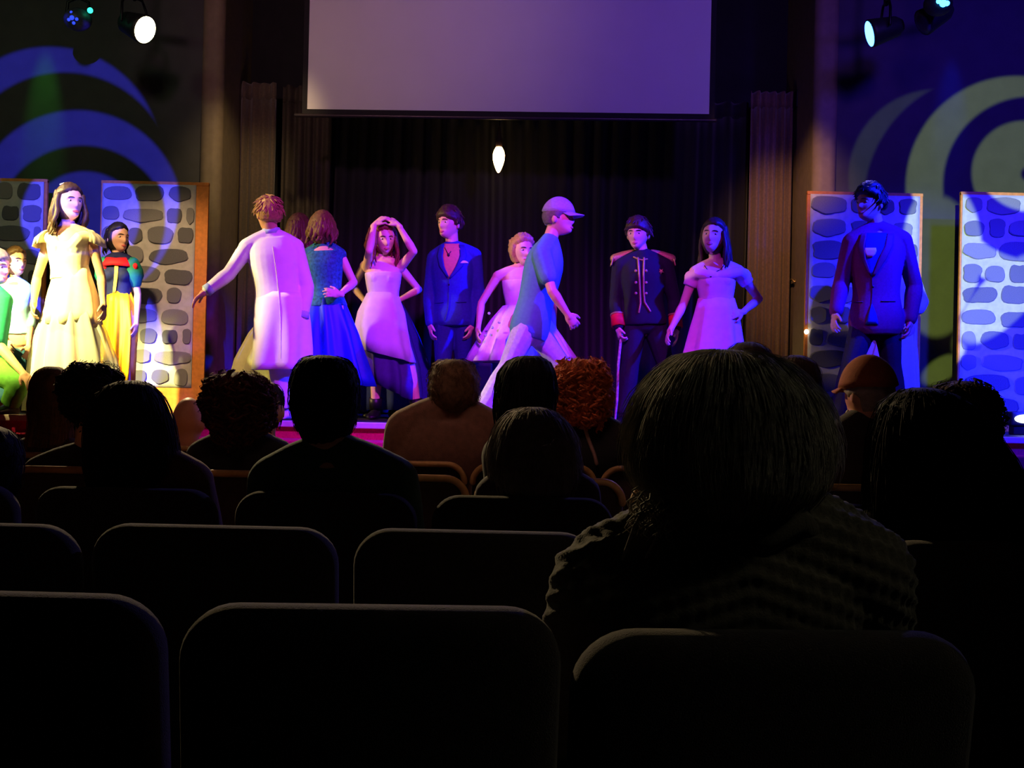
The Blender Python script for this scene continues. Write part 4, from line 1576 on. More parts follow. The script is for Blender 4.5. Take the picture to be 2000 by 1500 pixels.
visor(f, capm, cap)
f.top('t_shirt', mat('teal_t_shirt', (84, 138, 158), .85, .08, 40, .25, 200), .026, -.12, .965, .62, flare=.03, collar=.02, smooth=4, sleeve_off=.03)
f.trousers(m_jean, .018, .028)
f.shoes(mat('pale_trainers', (210, 200, 220), .6))

# ---- boy in military tunic with cane
f = Fig('person', 'boy in black military tunic with gold epaulettes and braid, red cuffs', 9.6, dict(
    h=(1246, 457, -.02), n=(1254, 501), sl=(1211, 520), sr=(1300, 520), el=(1203, 588, .03), er=(1317, 588, .03), wl=(1208, 640, -.06), wr=(1320, 642, -.03),
    hl=(1240, 628), hr=(1276, 628), kl=(1232, 710, -.03), kr=(1299, 710, .02), al=(1216, 795, 0), ar=(1326, 795, .03)), 'm', 1.0, head=(-22, 10, 0))
f.body(sk_m, hands={'l': dict(curl=.95), 'r': dict(curl=.4)})
f.hair_cap(h_brown, th=.020, hairline=.42, nape=-.42, seed=31, tex=.006)
obj('hair_tufts', f.tufts(110, .05, .008, 31), h_brown, f.root)
tn = f.top('tunic', m_black, .020, -.06, .96, 1.95, flare=.04, collar=.035)
bv = bvh_of([tn])
for pts in ([(1246, 504), (1248, 530), (1250, 570), (1251, 592), (1248, 610)], [(1258, 504), (1257, 530), (1257, 570), (1259, 590), (1270, 608)]):
    obj('gold_braid', line(bv, pts, .009, .004), m_gold, tn)
for y in (529, 552, 573):
    for x in (1242, 1262):
        obj('button', MB().ell(hit(bv, x, y, .004), (.013, .008, .013), nu=10, nv=8), m_gold, tn)
obj('collar_edge', line(bv, [(1238, 502), (1246, 506), (1254, 508), (1264, 506)], .007, .003), m_gold, tn)
p = hit(bv, 1291, 530, .004)
mb = MB().loft([[p + Vector((r * math.cos(math.pi * i / 5 + .3) * (1 if i % 2 else .45), -h, r * math.sin(math.pi * i / 5 + .3) * (1 if i % 2 else .45))) for i in range(10)] for r, h in ((.026, 0), (.026, .006), (.018, .01))])
obj('star_badge', mb, m_gold, tn)
for q, sx in (('sl', -1), ('sr', 1)):
    s_ = f.j[q]
    n_ = f.j['n']
    a = n_ + (s_ - n_) * .42 + UPZ * .066
    b2 = s_ + UPZ * .072 + Vector((sx * .045, 0, -.012))
    ep = obj('epaulette', MB().tube([a, (a + b2) / 2 + UPZ * .004, b2], [.028, .036, .042], 14, flat=1.0, ref=(0, 1, 0)), m_gold, tn)
    mb = MB()
    for k in range(9):
        t = -.04 + .01 * k
        mb.tube([b2 + Vector((sx * .018, t, 0)), b2 + Vector((sx * .03, t * 1.1, -.055))], .0055, 6)
    obj('fringe', mb, m_gold, ep)
for q in 'lr':
    w, e = f.j['w' + q], f.j['e' + q]
    dv = (w - e).normalized()
    cf = obj('red_cuff', MB().tube([w - dv * .115, w - dv * .01], [.056, .060], 18, round_ends=False), mat('red_cuff_cloth', (214, 24, 34), .8), tn)
    obj('cuff_braid', MB().tube([w - dv * .122, w - dv * .108], [.060, .060], 18, round_ends=False), m_gold, cf)
f.trousers(mat('black_trousers', (29, 25, 33), .85, .15, 60, .25), .019, .024)
f.shoes(m_blackshoe)
wl = f.j['wl']
top_ = wl + Vector((.02, -.03, -.085))
cb = P(1201, 795, 9.5)
cb.z = STAGE_Z + .004
cn = empty('cane', cb)
tag(cn, 'thin pale cane held in the hand of the boy in the military tunic', 'cane')
obj('shaft', MB().tube([cb, cb + (top_ - cb) * .3 + Vector((.006, 0, 0)), cb + (top_ - cb) * .7 - Vector((.006, 0, 0)), top_], [.009, .0105, .011, .012], 10), mat('mottled_cane_wood', (176, 150, 140), .5, .5, 40), cn)
obj('knob', MB().ell(top_ + Vector((0, 0, .02)), (.02, .02, .022), nu=14, nv=10), m_gold, cn)

# ---- girl in pink off-shoulder dress
f = Fig('person', 'dark haired girl in pink off-shoulder dress with one hand on her hip', 9.4, dict(
    h=(1394, 463, -.02), n=(1397, 514), sl=(1357, 532), sr=(1443, 530), el=(1334, 596, .03), er=(1482, 584, .10), wl=(1311, 642, -.06), wr=(1450, 610, -.06),
    hl=(1380, 636), hr=(1420, 636), kl=(1379, 715), kr=(1422, 715), al=(1377, 795, 0), ar=(1426, 795, 0)), 'f', 1.06, head=(-24, -2, 4))
f.body(sk_f, hands={'l': dict(curl=.5), 'r': dict(curl=.45, D=(-.75, -.45, -.15))})
f.hair_cap(h_brown, th=.017, hairline=.5, sides=False, nape=-.95, seed=33)
obj('long_locks', f.locks(.31, 24, (-95, 118), .018, .02, 33, .012, back_off=.05), h_brown, f.root)
pk2 = mat('pink_dress_cloth', (238, 178, 200), .7, .05, 20, .1)
mb = MB()
f.torso(mb, .2, .84, .014)
f.garment('bodice', mb, pk2, .008, 3)
for q in 'lr':
    a, e = f.j['s' + q], f.j['e' + q]
    sx = -1 if q == 'l' else 1
    mb = MB().tube([f.hip + f.spine * .77 + f.fwd * .085 + f.latS * .0 * sx, f.hip + f.spine * .80 + f.fwd * .085 + f.latS * .09 * sx, a + f.fwd * .065 + UPZ * -.012 - f.latS * .01 * sx, a + (e - a) * .2 + Vector((sx * .012, 0, .01)), a - f.fwd * .06 - UPZ * .03], [.04, .045, .045, .06, .03], 12)
    mb.tube([a + (e - a) * .06, a + (e - a) * .42], [.064, .058], 14, round_ends=False)
    f.garment('off_shoulder_sleeve', mb, pk2, .008, 2)
f.skirt('dress_skirt', pk2, [(583, 1364, 1434), (605, 1358, 1440), (640, 1348, 1446), (700, 1334, 1454), (760, 1322, 1462)], 7, .022, .72, 34)
bv = bvh_of([f.bodyo])
obj('necklace', line(bv, [(1376, 519), (1382, 527), (1389, 531), (1398, 531), (1408, 526), (1414, 518)], .0035, .003), m_blackshoe, f.root)
p = hit(bvh_of([o_ for o_ in f.root.children if o_.name.startswith('bodice')]), 1388, 540, .002) or hit(bv, 1388, 530, .004)
if p:
    obj('microphone', MB().ell(p, (.016, .008, .009), nu=10, nv=6), m_blackshoe, f.root)
f.shoes(m_ivory)

# ---- girl in white gown hidden behind the blazer
f = Fig('person', 'person in white gown mostly hidden behind the wine coloured blazer', 9.9, dict(
    h=(1752, 492), n=(1752, 525), sl=(1722, 540), sr=(1780, 540), el=(1714, 590), er=(1800, 590, .02), wl=(1720, 630, -.1), wr=(1780, 625, -.1),
    hl=(1736, 645), hr=(1768, 645), kl=(1735, 720), kr=(1769, 720), al=(1733, 795), ar=(1772, 795)), 'f', .92, head=(10, 0, 0))
f.body(sk_f, hands={'l': dict(curl=.4), 'r': dict(curl=.4)})
f.hair_cap(h_black, th=.018, sides=False, nape=-.95, seed=36)
obj('long_locks', f.locks(.2, 20, (-120, 120), .019, .022, 36, .014), h_black, f.root)
f.top('white_bodice', m_white, .014, .2, .93, 1.35, sleeve_off=.03)
f.skirt('white_skirt', m_white, [(600, 1728, 1776), (640, 1706, 1784), (700, 1684, 1788), (790, 1670, 1792)], 9, .03, .5, 36)
f.shoes(m_ivory)

# ---- boy in wine blazer
f = Fig('person', 'boy in wine coloured blazer over dark T-shirt, looking left, under blue light', 9.0, dict(
    h=(1700, 398, -.02), n=(1712, 450), sl=(1664, 474, .0), sr=(1762, 470, .0), el=(1643, 555, .02), er=(1786, 560, .04), wl=(1632, 612, -.08), wr=(1777, 628, -.04),
    hl=(1690, 628), hr=(1732, 628), kl=(1662, 712, -.05), kr=(1741, 712, .0), al=(1640, 795, 0), ar=(1752, 795, .03)), 'm', 1.06, head=(-58, 4, 0), feet={'l': -40, 'r': 15})
f.body(sk_m, hands={'l': dict(curl=.55), 'r': dict(curl=.5)})
f.hair_cap(h_black, th=.024, hairline=.50, nape=-.4, seed=38, tex=.008, top=.008)
obj('hair_tufts', f.tufts(140, .05, .008, 38), h_black, f.root)
wine = mat('wine_blazer_cloth', (104, 20, 84), .8, .12, 60, .25, 260)
jk = f.top('blazer', wine, .026, -.15, .955, 1.92, flare=.08)
bv = bvh_of([jk])
ts = obj('t_shirt_front', patch(bv, [(455, 1692, 1733), (470, 1688, 1731), (490, 1686, 1724), (510, 1690, 1716), (530, 1697, 1708), (540, 1701, 1704)], .006, 8), mat('dark_blue_t_shirt', (24, 44, 130), .8, .1, 60), f.root, solid=.004)
obj('t_shirt_logo', patch(bv, [(484, 1690, 1711), (490, 1688, 1712), (496, 1691, 1710), (502, 1694, 1704)], .011, 6), m_white, ts, solid=.003)
for rows in ([(456, 1682, 1693), (480, 1674, 1689), (505, 1680, 1691), (538, 1699, 1702)], [(456, 1733, 1746), (480, 1728, 1744), (505, 1716, 1732), (540, 1703, 1708)]):
    obj('lapel', patch(bv, rows, .010, 4), mat('wine_lapel', (88, 16, 70), .75, .1, 60), jk, solid=.005)
obj('t_shirt_hem', patch(bv, [(594, 1702, 1704), (612, 1696, 1711), (634, 1690, 1716)], .006, 5), MATS['dark_blue_t_shirt'], f.root, solid=.004)
obj('front_edge', line(bv, [(1703, 540), (1704, 570), (1702, 596), (1692, 625)], .004, .002), MATS['wine_lapel'], jk)
obj('front_edge', line(bv, [(1704, 596), (1712, 625)], .004, .002), MATS['wine_lapel'], jk)
obj('button', MB().ell(hit(bv, 1705, 560, .003), (.010, .006, .010), nu=10, nv=6), m_blackshoe, jk)
for a_, b_ in (((1662, 590), (1684, 590)), ((1722, 588), (1748, 588))):
    obj('pocket_flap', line(bv, [a_, b_], .006, .003), MATS['wine_lapel'], jk)
f.trousers(mat('dark_jeans', (32, 33, 48), .85, .15, 60, .3), .020, .028)
f.shoes(m_blackshoe)

# ================================================================== THE AUDIENCE (seen from behind, seated)
def interp_rows(rows, y):
    ys = [r[0] for r in rows]
    return float(np.interp(y, ys, [r[1] for r in rows])), float(np.interp(y, ys, [r[2] for r in rows]))


def hair_profile(fig, rows, m, d, amp=.006, strands=260, slen=.10, curly=0.0, sr=.0011, depth=.95, front=.5, seed=0, lift=.010, name='hair', frizz=0.0, nring=26, n=64, curls=0):
    """mass of hair whose width at each height comes from its outline, with loose strands over it"""
    rnd = random.Random(seed)
    y0, y1 = rows[0][0], rows[-1][0]
    rings = []
    hwmax = max(abs(P(r[2], r[0], d).x - P(r[1], r[0], d).x) for r in rows) / 2

    def surf(th, v, extra=0.0):
        """th around (0 = image right, pi/2 = towards the hall's rear), v 0..1 from top to ends"""
        y = y0 + (y1 - y0) * v
        xl, xr = interp_rows(rows, y)
        a, b = P(xl, y, d), P(xr, y, d)
        c = (a + b) / 2
        hw = (b - a).length / 2
        ca, sa = math.cos(th), math.sin(th)
        if curly:
            g = noise.noise(Vector((ca * 3.4 + seed, sa * 3.4, v * 6))) + .7 * noise.noise(Vector((ca * 8 + seed, sa * 8, v * 14)))
        else:
            g = .6 * noise.noise(Vector((ca * 5 + seed, sa * 5, v * 1.6))) + .5 * noise.noise(Vector((ca * 16 + seed, sa * 16, v * 2.2)))
        r = hw + amp * g + extra - amp * .5
        dep = max(depth, min(1.2, .126 * fig.s / max(hw, .02))) if sa > 0 else front
        return Vector((c.x + r * ca, c.y - r * sa * dep, c.z))
    for k in range(nring + 1):
        v = (k / nring) ** 1.35
        rings.append([surf(2 * math.pi * i / n, v) for i in range(n)])
    mb = MB().loft(rings)
    H = abs(P(0, y1, d).z - P(0, y0, d).z)
    grid = np.array([[tuple(p) for p in r_] for r_ in rings])
    cen = grid.mean(axis=1)

    def lk(th, v, e):
        """point on the modelled surface, e outside it"""
        u = (th / (2 * math.pi) % 1.0) * n
        i0 = int(u)
        fu = u - i0
        w_ = min(.9999, max(0, v)) ** (1 / 1.35) * nring
        k0 = int(w_)
        fv = w_ - k0
        i0 %= n
        i1 = (i0 + 1) % n
        p = (grid[k0, i0] * (1 - fu) + grid[k0, i1] * fu) * (1 - fv) + (grid[k0 + 1, i0] * (1 - fu) + grid[k0 + 1, i1] * fu) * fv
        if v > 1:
            p = p + np.array((0, 0, -(v - 1) * H))
        return (p[0] + e * math.cos(th), p[1] - e * math.sin(th), p[2] + e * max(0, 1 - v * 6))
    TRI = ((1.0, 0.0), (-.5, .866), (-.5, -.866))
    for i in range(strands):
        th = rnd.uniform(-.35, math.pi + .35)
        v0 = rnd.uniform(0.0, .85) ** 1.3
        ln = slen * rnd.uniform(.6, 1.3) / H
        o0 = rnd.uniform(0, lift)
        w = rnd.uniform(-.3, .3)
        ph = rnd.uniform(0, 6)
        k_ = 7 if not curly else 10
        fz = frizz * rnd.random() ** 2
        b0 = len(mb.v)
        for t in range(k_):
            f = t / (k_ - 1)
            v = min(1.04, v0 + ln * f)
            e = .002 + o0 * math.sin(f * math.pi * .75) + fz * f
            tt = th + w * f * .4
            if curly:
                e += curly * (.5 + .5 * math.sin(ph + f * 13)) * .6
                tt += curly * 5 * math.sin(ph * 2 + f * 11)
                v += curly * .35 * math.cos(ph + f * 12)
            p = lk(tt, max(0.01, v), e)
            r = sr * (1.0 if f < .7 else 1.0 - 2.2 * (f - .7))
            ct, st = math.cos(tt), math.sin(tt)
            # small triangle across the strand: along the tangent and outwards
            for a_, b_ in TRI:
                mb.v.append((p[0] - st * a_ * r + ct * b_ * r, p[1] - ct * a_ * r - st * b_ * r, p[2] + (a_ * r * .6 if v0 < .1 else 0)))
        for t in range(k_ - 1):
            q = b0 + t * 3
            for j in range(3):
                k2 = (j + 1) % 3
                mb.f.append((q + j, q + k2, q + 3 + k2, q + 3 + j))
    for i in range(curls):
        th = rnd.uniform(-.25, math.pi + .25)
        v0 = rnd.uniform(.02, .9)
        ph = rnd.uniform(0, 6)
        turn = rnd.choice((-1, 1)) * rnd.uniform(9, 13)
        R = rnd.uniform(.008, .014)
        ln = rnd.uniform(.04, .07) / H
        pts = []
        for t in range(9):
            f = t / 8
            a_ = ph + turn * f
            pts.append(lk(th + R / hwmax * math.cos(a_), v0 + ln * f, .004 + R * .8 * (1 + math.sin(a_))))
        mb.tube(pts, [.003] + [.0052] * 6 + [.004, .002], 5)
    return obj(name, mb, m, fig.root)


def seated(label, px, py, d, shirt, s=1.0, sex='m', sw=.19, skin=None, head=(180, 4, 0), nz=.195, sdz=-.055, voxel=.013, lean=0.0, ears=True, sh=None, off=.014, shirt_name='shirt', group=None, sleeve=1.9, elbow=None, top=None):
    if top is not None:
        py = top + .130 * s * F_PX / d
    H = P(px, py, d)
    n = H + Vector((0, -.012, -nz * s))
    if sh:
        sl, sr_ = P(sh[0], sh[1], d), P(sh[2], sh[3], d)
        if len(sh) > 4:
            n = P(sh[4], sh[5], d + .0)
    else:
        sl, sr_ = n + Vector((-sw, 0, sdz * s)), n + Vector((sw, 0, sdz * s))
    cx = (sl.x + sr_.x) / 2
    hz = .52
    J = dict(h=H, n=n, sl=sl, sr=sr_, hl=(cx - .085, d + .07, hz), hr=(cx + .085, d + .07, hz))
    for q, sx, S in (('l', -1, sl), ('r', 1, sr_)):
        e = S + Vector((sx * .045, .10, -.27))
        e.z = max(e.z, .60)
        J['e' + q] = e
        J['w' + q] = Vector((cx + sx * .09, d + .36, .62))
        J['k' + q] = (cx + sx * .11, d + .42, .50)
        J['a' + q] = (cx + sx * .11, d + .40, .085)
    if elbow:
        for q, e in elbow.items():
            J['e' + q] = e
    f = Fig('person', label, d, J, sex, s, head=head, back=True, ground=0.0, world=True, feet={'l': 180, 'r': 180}, group=group)
    f.hs = 1.0
    f.body(skin or sk_m, voxel=voxel, face=False, ears=ears, hands={'l': dict(curl=.5, N=(0, 0, -1)), 'r': dict(curl=.5, N=(0, 0, -1))})
    f.shirt = f.top(shirt_name, shirt, off, -.12, .955, sleeve, voxel=.013, bust=False)
    f.trousers(MATS['dark_jeans'], .014, .02)
    f.shoes(m_blackshoe)
    return f


def cl(name, rgb):
    return mat(name, rgb, .9, .15, 40, .3, 260, sheen=.15)


D3, D4, D5, D6, D2 = 3.22, 3.95, 4.66, 5.42, 2.46
hb = lambda nm, c: mat(nm, c, .72, .3, 50, .4, 160, spec=.12)

f = seated('audience member with long light brown hair in a dark maroon top, at left', 103, 770, D5, cl('maroon_wool', (70, 36, 34)), sex='f', sw=.17, top=716)
hair_profile(f, [(716, 92, 116), (719, 82, 124), (728, 70, 135), (748, 62, 142), (785, 60, 146), (825, 62, 147), (850, 58, 146), (872, 54, 144)], hb('hair_light_brown', (120, 84, 52)), D5, .005, 240, .16, seed=1)
f = seated('audience member with dark curly hair between two long haired heads at left', 180, 765, D4, cl('dark_plum', (40, 26, 34)), sex='f', sw=.17, top=709)
hair_profile(f, [(709, 172, 196), (713, 155, 212), (722, 140, 225), (740, 128, 234), (768, 122, 236), (795, 130, 231), (818, 145, 215), (830, 155, 205)], hb('hair_black_curly', (34, 26, 24)), D4, .016, 320, .06, curly=.02, seed=2, frizz=.02, curls=130)
f = seated('audience member with long straight dark hair in an amber brown top', 258, 805, D3, cl('amber_brown_knit', (112, 70, 38)), sex='f', sh=(205, 945, 378, 940, 290, 905), top=743)
hair_profile(f, [(743, 245, 272), (746, 228, 288), (754, 208, 304), (774, 190, 320), (805, 179, 332), (845, 173, 341), (885, 172, 347), (920, 174, 350), (945, 180, 342), (962, 192, 325)], hb('hair_deep_brown', (48, 36, 32)), D3, .007, 520, .22, seed=3, lift=.012)
place_seat(P(368, 880, 5.2).x, 5.2, 0, 'maroon seat nearest the stage, under the bald head', 'seats in the row nearest the stage', 'tan')
f = seated('audience member with bald ruddy head nearest the stage, left', 368, 824, D6, cl('dark_violet_shirt', (60, 40, 70)), sw=.17, skin=mat('skin_ruddy', (206, 140, 104), .5, .06, 14))
place_seat(P(530, 880, 5.2).x, 5.2, 0, 'maroon seat nearest the stage, under the small dark head', 'seats in the row nearest the stage', 'tan')
f = seated('audience member with small dark head nearest the stage, right of the maroon curls', 522, 788, D6, cl('dark_violet_shirt', (60, 40, 70)), sex='f', sw=.16, top=748)
hair_profile(f, [(748, 512, 532), (752, 502, 542), (765, 492, 551), (785, 489, 554), (810, 492, 551), (835, 500, 544)], hb('hair_dark_violet_brown', (54, 40, 44)), D6, .005, 140, .07, seed=4)
f = seated('audience member with round maroon curly hair in a black top', 466, 795, D4, cl('black_wool', (30, 24, 26)), sex='f', sh=(395, 892, 545, 892, 468, 868), top=727)
hair_profile(f, [(727, 452, 482), (730, 438, 496), (737, 420, 512), (757, 405, 526), (790, 400, 532), (825, 408, 526), (852, 424, 512), (872, 440, 496)], hb('hair_maroon_curly', (84, 44, 38)), D4, .017, 420, .06, curly=.02, seed=5, frizz=.018, curls=170)
f = seated('audience member with short black hair in a dark green shirt, left of centre', 634, 778, D3, cl('dark_green_shirt', (52, 86, 72)), sh=(530, 940, 772, 940, 645, 892), s=1.08, top=694)
hair_profile(f, [(694, 618, 650), (697, 604, 664), (704, 590, 680), (724, 574, 696), (758, 566, 703), (795, 567, 702), (828, 576, 694), (855, 588, 682), (868, 596, 674)], hb('hair_black_short', (26, 22, 24)), D3, .004, 420, .03, seed=6, sr=.0009, lift=.006)
f = seated('audience member with short greying brown hair in a brown sweater, before the stage', 885, 755, D5, cl('brown_sweater', (122, 84, 66)), sh=(790, 838, 955, 838, 877, 806), s=1.04, off=.03, top=702)
hair_profile(f, [(702, 872, 900), (705, 860, 912), (713, 848, 924), (735, 838, 934), (765, 836, 936), (788, 842, 932), (806, 852, 920)], hb('hair_greying_brown', (112, 84, 62)), D5, .007, 260, .03, seed=7, curly=.006)
f = seated('audience member with smooth black hair between the brown sweater and red curls', 1028, 755, D4, cl('black_wool', (30, 24, 26)), sex='f', sh=(985, 870, 1085, 870, 1030, 838), top=695)
hair_profile(f, [(695, 1020, 1048), (698, 1006, 1062), (706, 990, 1074), (728, 974, 1084), (765, 968, 1086), (800, 966, 1082), (830, 970, 1078)], hb('hair_black_smooth', (24, 20, 26)), D4, .004, 260, .12, seed=8)
f = seated('audience member with bright auburn curls in a black top with pale lapel', 1135, 765, D5, cl('black_wool', (30, 24, 26)), sex='f', sh=(1085, 850, 1205, 852, 1140, 826), top=702)
hair_profile(f, [(702, 1122, 1152), (705, 1110, 1166), (714, 1097, 1178), (737, 1084, 1188), (770, 1080, 1190), (800, 1084, 1188), (832, 1092, 1178)], hb('hair_auburn_curls', (206, 110, 66)), D5, .018, 420, .07, curly=.022, seed=9, frizz=.022, curls=220)
bv = bvh_of([f.shirt])
l_ = line(bv, [(1143, 838), (1150, 860), (1160, 885), (1165, 905)], .008, .004)
obj('pale_lapel', l_, cl('pale_scarf', (170, 130, 120)), f.root)
f = seated('grey haired audience member with a small silver hair clip, right of centre', 1042, 870, D3, cl('dark_purple_knit', (74, 58, 72)), sex='f', sh=(965, 968, 1135, 968, 1048, 935), top=795)
hr_ = hair_profile(f, [(795, 1028, 1058), (798, 1012, 1074), (805, 994, 1090), (827, 975, 1110), (862, 963, 1124), (900, 957, 1131), (935, 960, 1131), (962, 972, 1118)], hb('hair_silver_grey', (150, 142, 138)), D3, .007, 700, .12, seed=10, sr=.001, frizz=.012)
bv = bvh_of([hr_])
for a, b in (((1060, 871), (1068, 868)), ((1070, 866), (1080, 861)), ((1075, 868), (1082, 858))):
    obj('hair_clip', line(bv, [a, b], .0022, .004, step=3), mat('silver_clip', (235, 235, 240), .15, .05, 30, metal=.9), f.root)
f = seated('audience member in orange cap with grey beard, right', 1696, 770, D4, cl('dark_brown_jacket', (52, 38, 36)), sh=(1635, 862, 1748, 862, 1692, 828), head=(-156, 4, 0), s=.95, skin=mat('skin_ruddy', (206, 140, 104), .5, .06, 14))
f.hair_cap(mat('hair_grey_stubble', (150, 130, 116), .7, .2, 60), th=.008, nape=-.6, sides=True, seed=41, hairline=.3)
capo = mat('rust_orange_cap', (158, 80, 48), .85, .12, 60, .3)


def capfn2(q):
    p = head_pt(q)
    t = .020 * smooth01(.08, .18, q.z) - .016 * smooth01(.16, .08, q.z)
    return (p + Vector((q.x * t, q.y * t, q.z * t + .004 * smooth01(.2, .6, q.z)))) * .98


cap2 = obj('cap', MB().ell(f.j['h'], 1, f.HR, 36, 30, fn=capfn2), capo, f.root)
visor(f, capo, cap2)
mb = MB()
rnd = random.Random(5)
for i in range(60):
    a = rnd.uniform(-1, 1)
    p0 = head_front(.055 * a, -.085 + .02 * a * a + rnd.uniform(-.012, .012))
    p1 = p0 + Vector((.004 * a, -.012, -.03))
    mb.tube([f.hp(p0), f.hp((p0 + p1) / 2 + Vector((0, -.006, 0))), f.hp(p1)], [.006, .006, .002], 5)
obj('beard', mb, mat('hair_grey_stubble', (150, 130, 116)), f.root)
f = seated('audience member with dark head just right of the large grey hair', 1553, 750, D5, cl('dark_violet_shirt', (60, 40, 70)), sw=.19, top=694)
hair_profile(f, [(694, 1542, 1566), (698, 1530, 1578), (708, 1514, 1592), (732, 1503, 1601), (768, 1500, 1605), (800, 1506, 1600), (830, 1516, 1590)], hb('hair_dark_brown_b', (60, 44, 40)), D5, .005, 200, .07, seed=12)
place_seat(P(1462, 880, 5.2).x, 5.2, 0, 'maroon seat nearest the stage, beyond the large grey hair', 'seats in the row nearest the stage', 'tan')
f = seated('audience member whose dark crown shows above the large grey hair', 1462, 716, D6, cl('dark_violet_shirt', (60, 40, 70)), sw=.19, top=668)
hair_profile(f, [(668, 1450, 1474), (672, 1438, 1486), (681, 1424, 1500), (700, 1414, 1509), (735, 1414, 1510), (770, 1422, 1502)], hb('hair_dark_violet_brown', (54, 40, 44)), D6, .005, 160, .06, seed=13)
f = seated('audience member with dark curls behind the long black hair, far right', 1882, 815, D4, cl('dark_plum', (40, 26, 34)), sex='f', sw=.18, top=744)
hair_profile(f, [(744, 1862, 1892), (748, 1846, 1908), (757, 1828, 1926), (785, 1814, 1945), (825, 1812, 1951), (862, 1824, 1946), (890, 1840, 1932)], hb('hair_dark_curly_b', (70, 54, 48)), D4, .016, 420, .06, curly=.02, seed=14, frizz=.018, curls=170)
f = seated('audience member in navy at the left edge, head cut by the picture edge', -35, 920, D3, cl('navy_hood', (30, 34, 62)), sw=.17, top=829)
hair_profile(f, [(829, -52, -18), (831, -68, -4), (838, -88, 18), (855, -106, 36), (885, -116, 46), (920, -114, 45), (955, -104, 36), (985, -92, 24)], hb('hair_navy_black', (28, 28, 40)), D3, .004, 180, .06, seed=15)
f = seated('audience member in pale grey top hidden beyond the large grey hair', 1470, 850, D3, cl('pale_grey_blue_top', (150, 152, 168)), sex='f', sh=(1385, 925, 1565, 915, 1472, 885), top=785)
hair_profile(f, [(785, 1455, 1488), (790, 1435, 1506), (815, 1410, 1535), (850, 1400, 1545), (890, 1405, 1540), (920, 1420, 1525)], hb('hair_silver_grey', (150, 142, 138)), D3, .006, 120, .1, seed=16)
f = seated('audience member in dark hooded top at the left edge, one row ahead', -185, 905, D2, cl('navy_hood', (30, 34, 62)), sw=.20, sleeve=.95, off=.02, elbow={'r': P(28, 1168, D2 + .02)}, top=800)
hair_profile(f, [(800, -210, -160), (815, -245, -125), (850, -275, -98), (910, -280, -92), (960, -265, -108), (990, -240, -130)], hb('hair_navy_black', (28, 28, 40)), D2, .004, 120, .08, seed=17)

# ---- long black hair at far right, one row ahead
f = seated('audience member with very long black hair at the far right', 1805, 850, D2, cl('black_wool', (30, 24, 26)), sex='f', sh=(1690, 1060, 2015, 1055, 1850, 985), s=1.05, top=757)
hair_profile(f, [(757, 1778, 1822), (761, 1758, 1844), (770, 1738, 1866), (792, 1715, 1898), (835, 1702, 1928), (900, 1696, 1975), (980, 1692, 2012), (1060, 1692, 2040), (1130, 1696, 2050), (1200, 1706, 2040)], hb('hair_long_black', (18, 18, 30)), D2, .008, 700, .28, seed=18, lift=.014, depth=.72)

# ---- large grey haired woman in knitted sweater, nearest row
DK = 1.62
f = seated('grey haired person in chunky dark knitted sweater, largest head of the audience', 1422, 850, DK, cl('dark_olive_knit', (74, 70, 58)), sex='f', sh=(1185, 1150, 1672, 1128, 1440, 1032), s=1.12, head=(184, 8, 0), off=.034, shirt_name='inner_sweater', voxel=.010, top=683)
bpy.data.objects.remove(f.shirt, do_unlink=True)
mb = MB()
f.torso(mb, -.12, .95, .03, bust=False)
f.shoulders(mb, .030)
f.arms(mb, .032, 1.9)
mb.tube([f.j['n'] - UPZ * .05, f.j['n'] + UPZ * .0], [.115, .088], 20, round_ends=False)
me = remesh(mb, .0065, 4)
co = np.empty(len(me.vertices) * 3)
no = np.empty(len(me.vertices) * 3)
me.vertices.foreach_get('co', co)
me.vertices.foreach_get('normal', no)
co, no = co.reshape(-1, 3), no.reshape(-1, 3)
al_ = co[:, 2] + .32 * np.abs(co[:, 0] - f.j['n'].x) + .2 * co[:, 1]
ph_ = al_ * 2 * math.pi / .026
rib = np.maximum(np.sin(ph_), -.4)
st = np.sin((co[:, 0] + .4 * co[:, 1]) * 2 * math.pi / .019 + .9 * np.sin(ph_))
lump = np.array([noise.noise(Vector(q) * 26) for q in co]) * .6
co = co + no * (.0036 * rib + .0018 * st + .003 * lump)[:, None]
me.vertices.foreach_set('co', co.ravel())
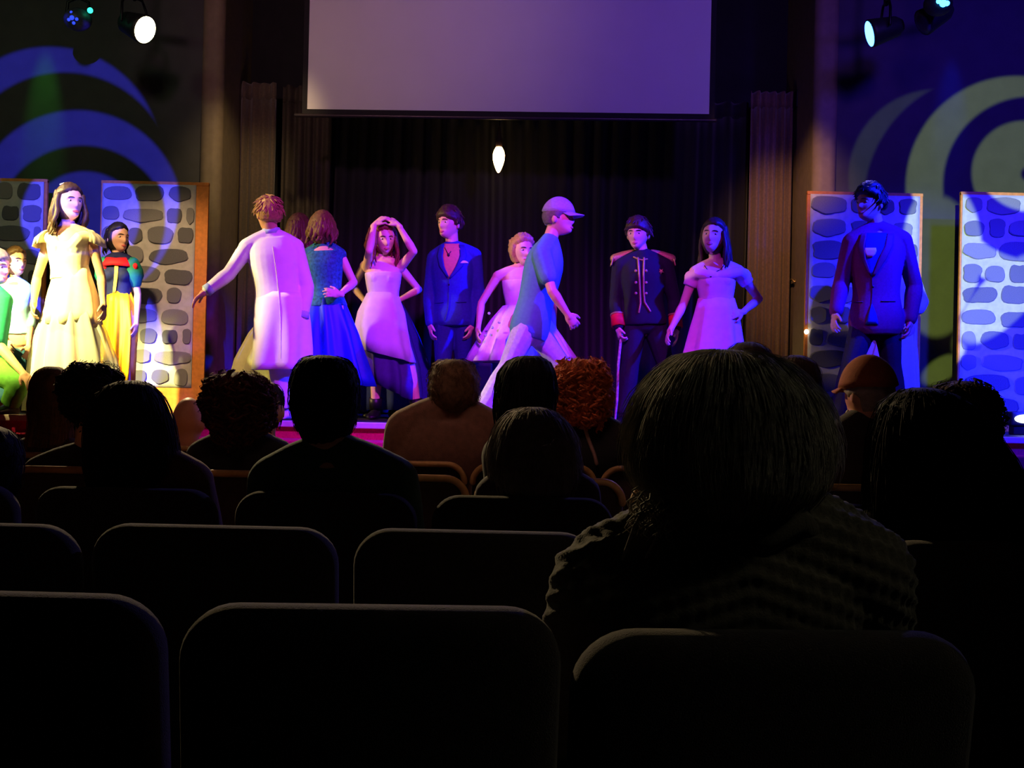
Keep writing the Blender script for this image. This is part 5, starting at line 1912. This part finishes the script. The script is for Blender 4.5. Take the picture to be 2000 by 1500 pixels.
me.update()
mk = cl('dark_olive_knit', (74, 70, 58))
sweater = link('knitted_sweater', me, mk, f.root)
mb = MB()
rnd = random.Random(77)
for (py, hw, rr, dz) in ((1010, .098, .022, 0), (1024, .112, .020, 0)):
    c = P(1440, py, DK + .0)
    pts = []
    for i in range(33):
        a = 2 * math.pi * i / 32
        pts.append(c + Vector((hw * math.cos(a), hw * .82 * math.sin(a), .010 * math.sin(5 * a) + .006 * math.sin(11 * a))))
    mb.tube(pts, [rr * (1 + .12 * math.sin(i * 1.9)) for i in range(33)], 10, round_ends=False)
obj('rolled_collar', mb, mk, f.root)
hrk = hair_profile(f, [(683, 1398, 1436), (685, 1378, 1456), (690, 1350, 1488), (702, 1318, 1520), (730, 1282, 1556), (770, 1256, 1586), (815, 1241, 1602), (860, 1236, 1610), (905, 1240, 1606), (945, 1256, 1590), (975, 1284, 1566), (1000, 1312, 1536), (1012, 1330, 1510)],
                   hb('hair_grey_big', (152, 146, 134)), DK, .007, 3200, .11, seed=19, sr=.00062, lift=.010, frizz=.022, depth=.80, nring=40, n=96)
mb = MB()
for i in range(70):
    x = rnd.uniform(1246, 1335)
    y = 955 + (x - 1246) * .55 + rnd.uniform(-10, 20)
    p = P(x, y, DK - .05 + rnd.uniform(-.05, .04))
    pts = [p]
    ph = rnd.uniform(0, 6)
    for k in range(1, 7):
        pts.append(p + Vector((.010 * math.sin(ph + k * 1.3) - .002 * k, .006 * math.cos(ph + k), -.0075 * k)))
    mb.tube(pts, [.0016, .0016, .0015, .0014, .0012, .0009, .0005], 4, round_ends=False)
obj('curled_hair_ends', mb, hb('hair_grey_big', (152, 146, 134)), f.root)
for a, m_, b in (((1262, 985), (1238, 1030), (1216, 1092)), ((1305, 1002), (1288, 1040), (1262, 1088))):
    pts = [P(a[0], a[1], DK - .09), P(m_[0], m_[1], DK - .10), P(b[0], b[1], DK - .085)]
    obj('lanyard_cord', MB().tube(pts, .0022, 6), cl('pale_cord', (150, 140, 130)), f.root)
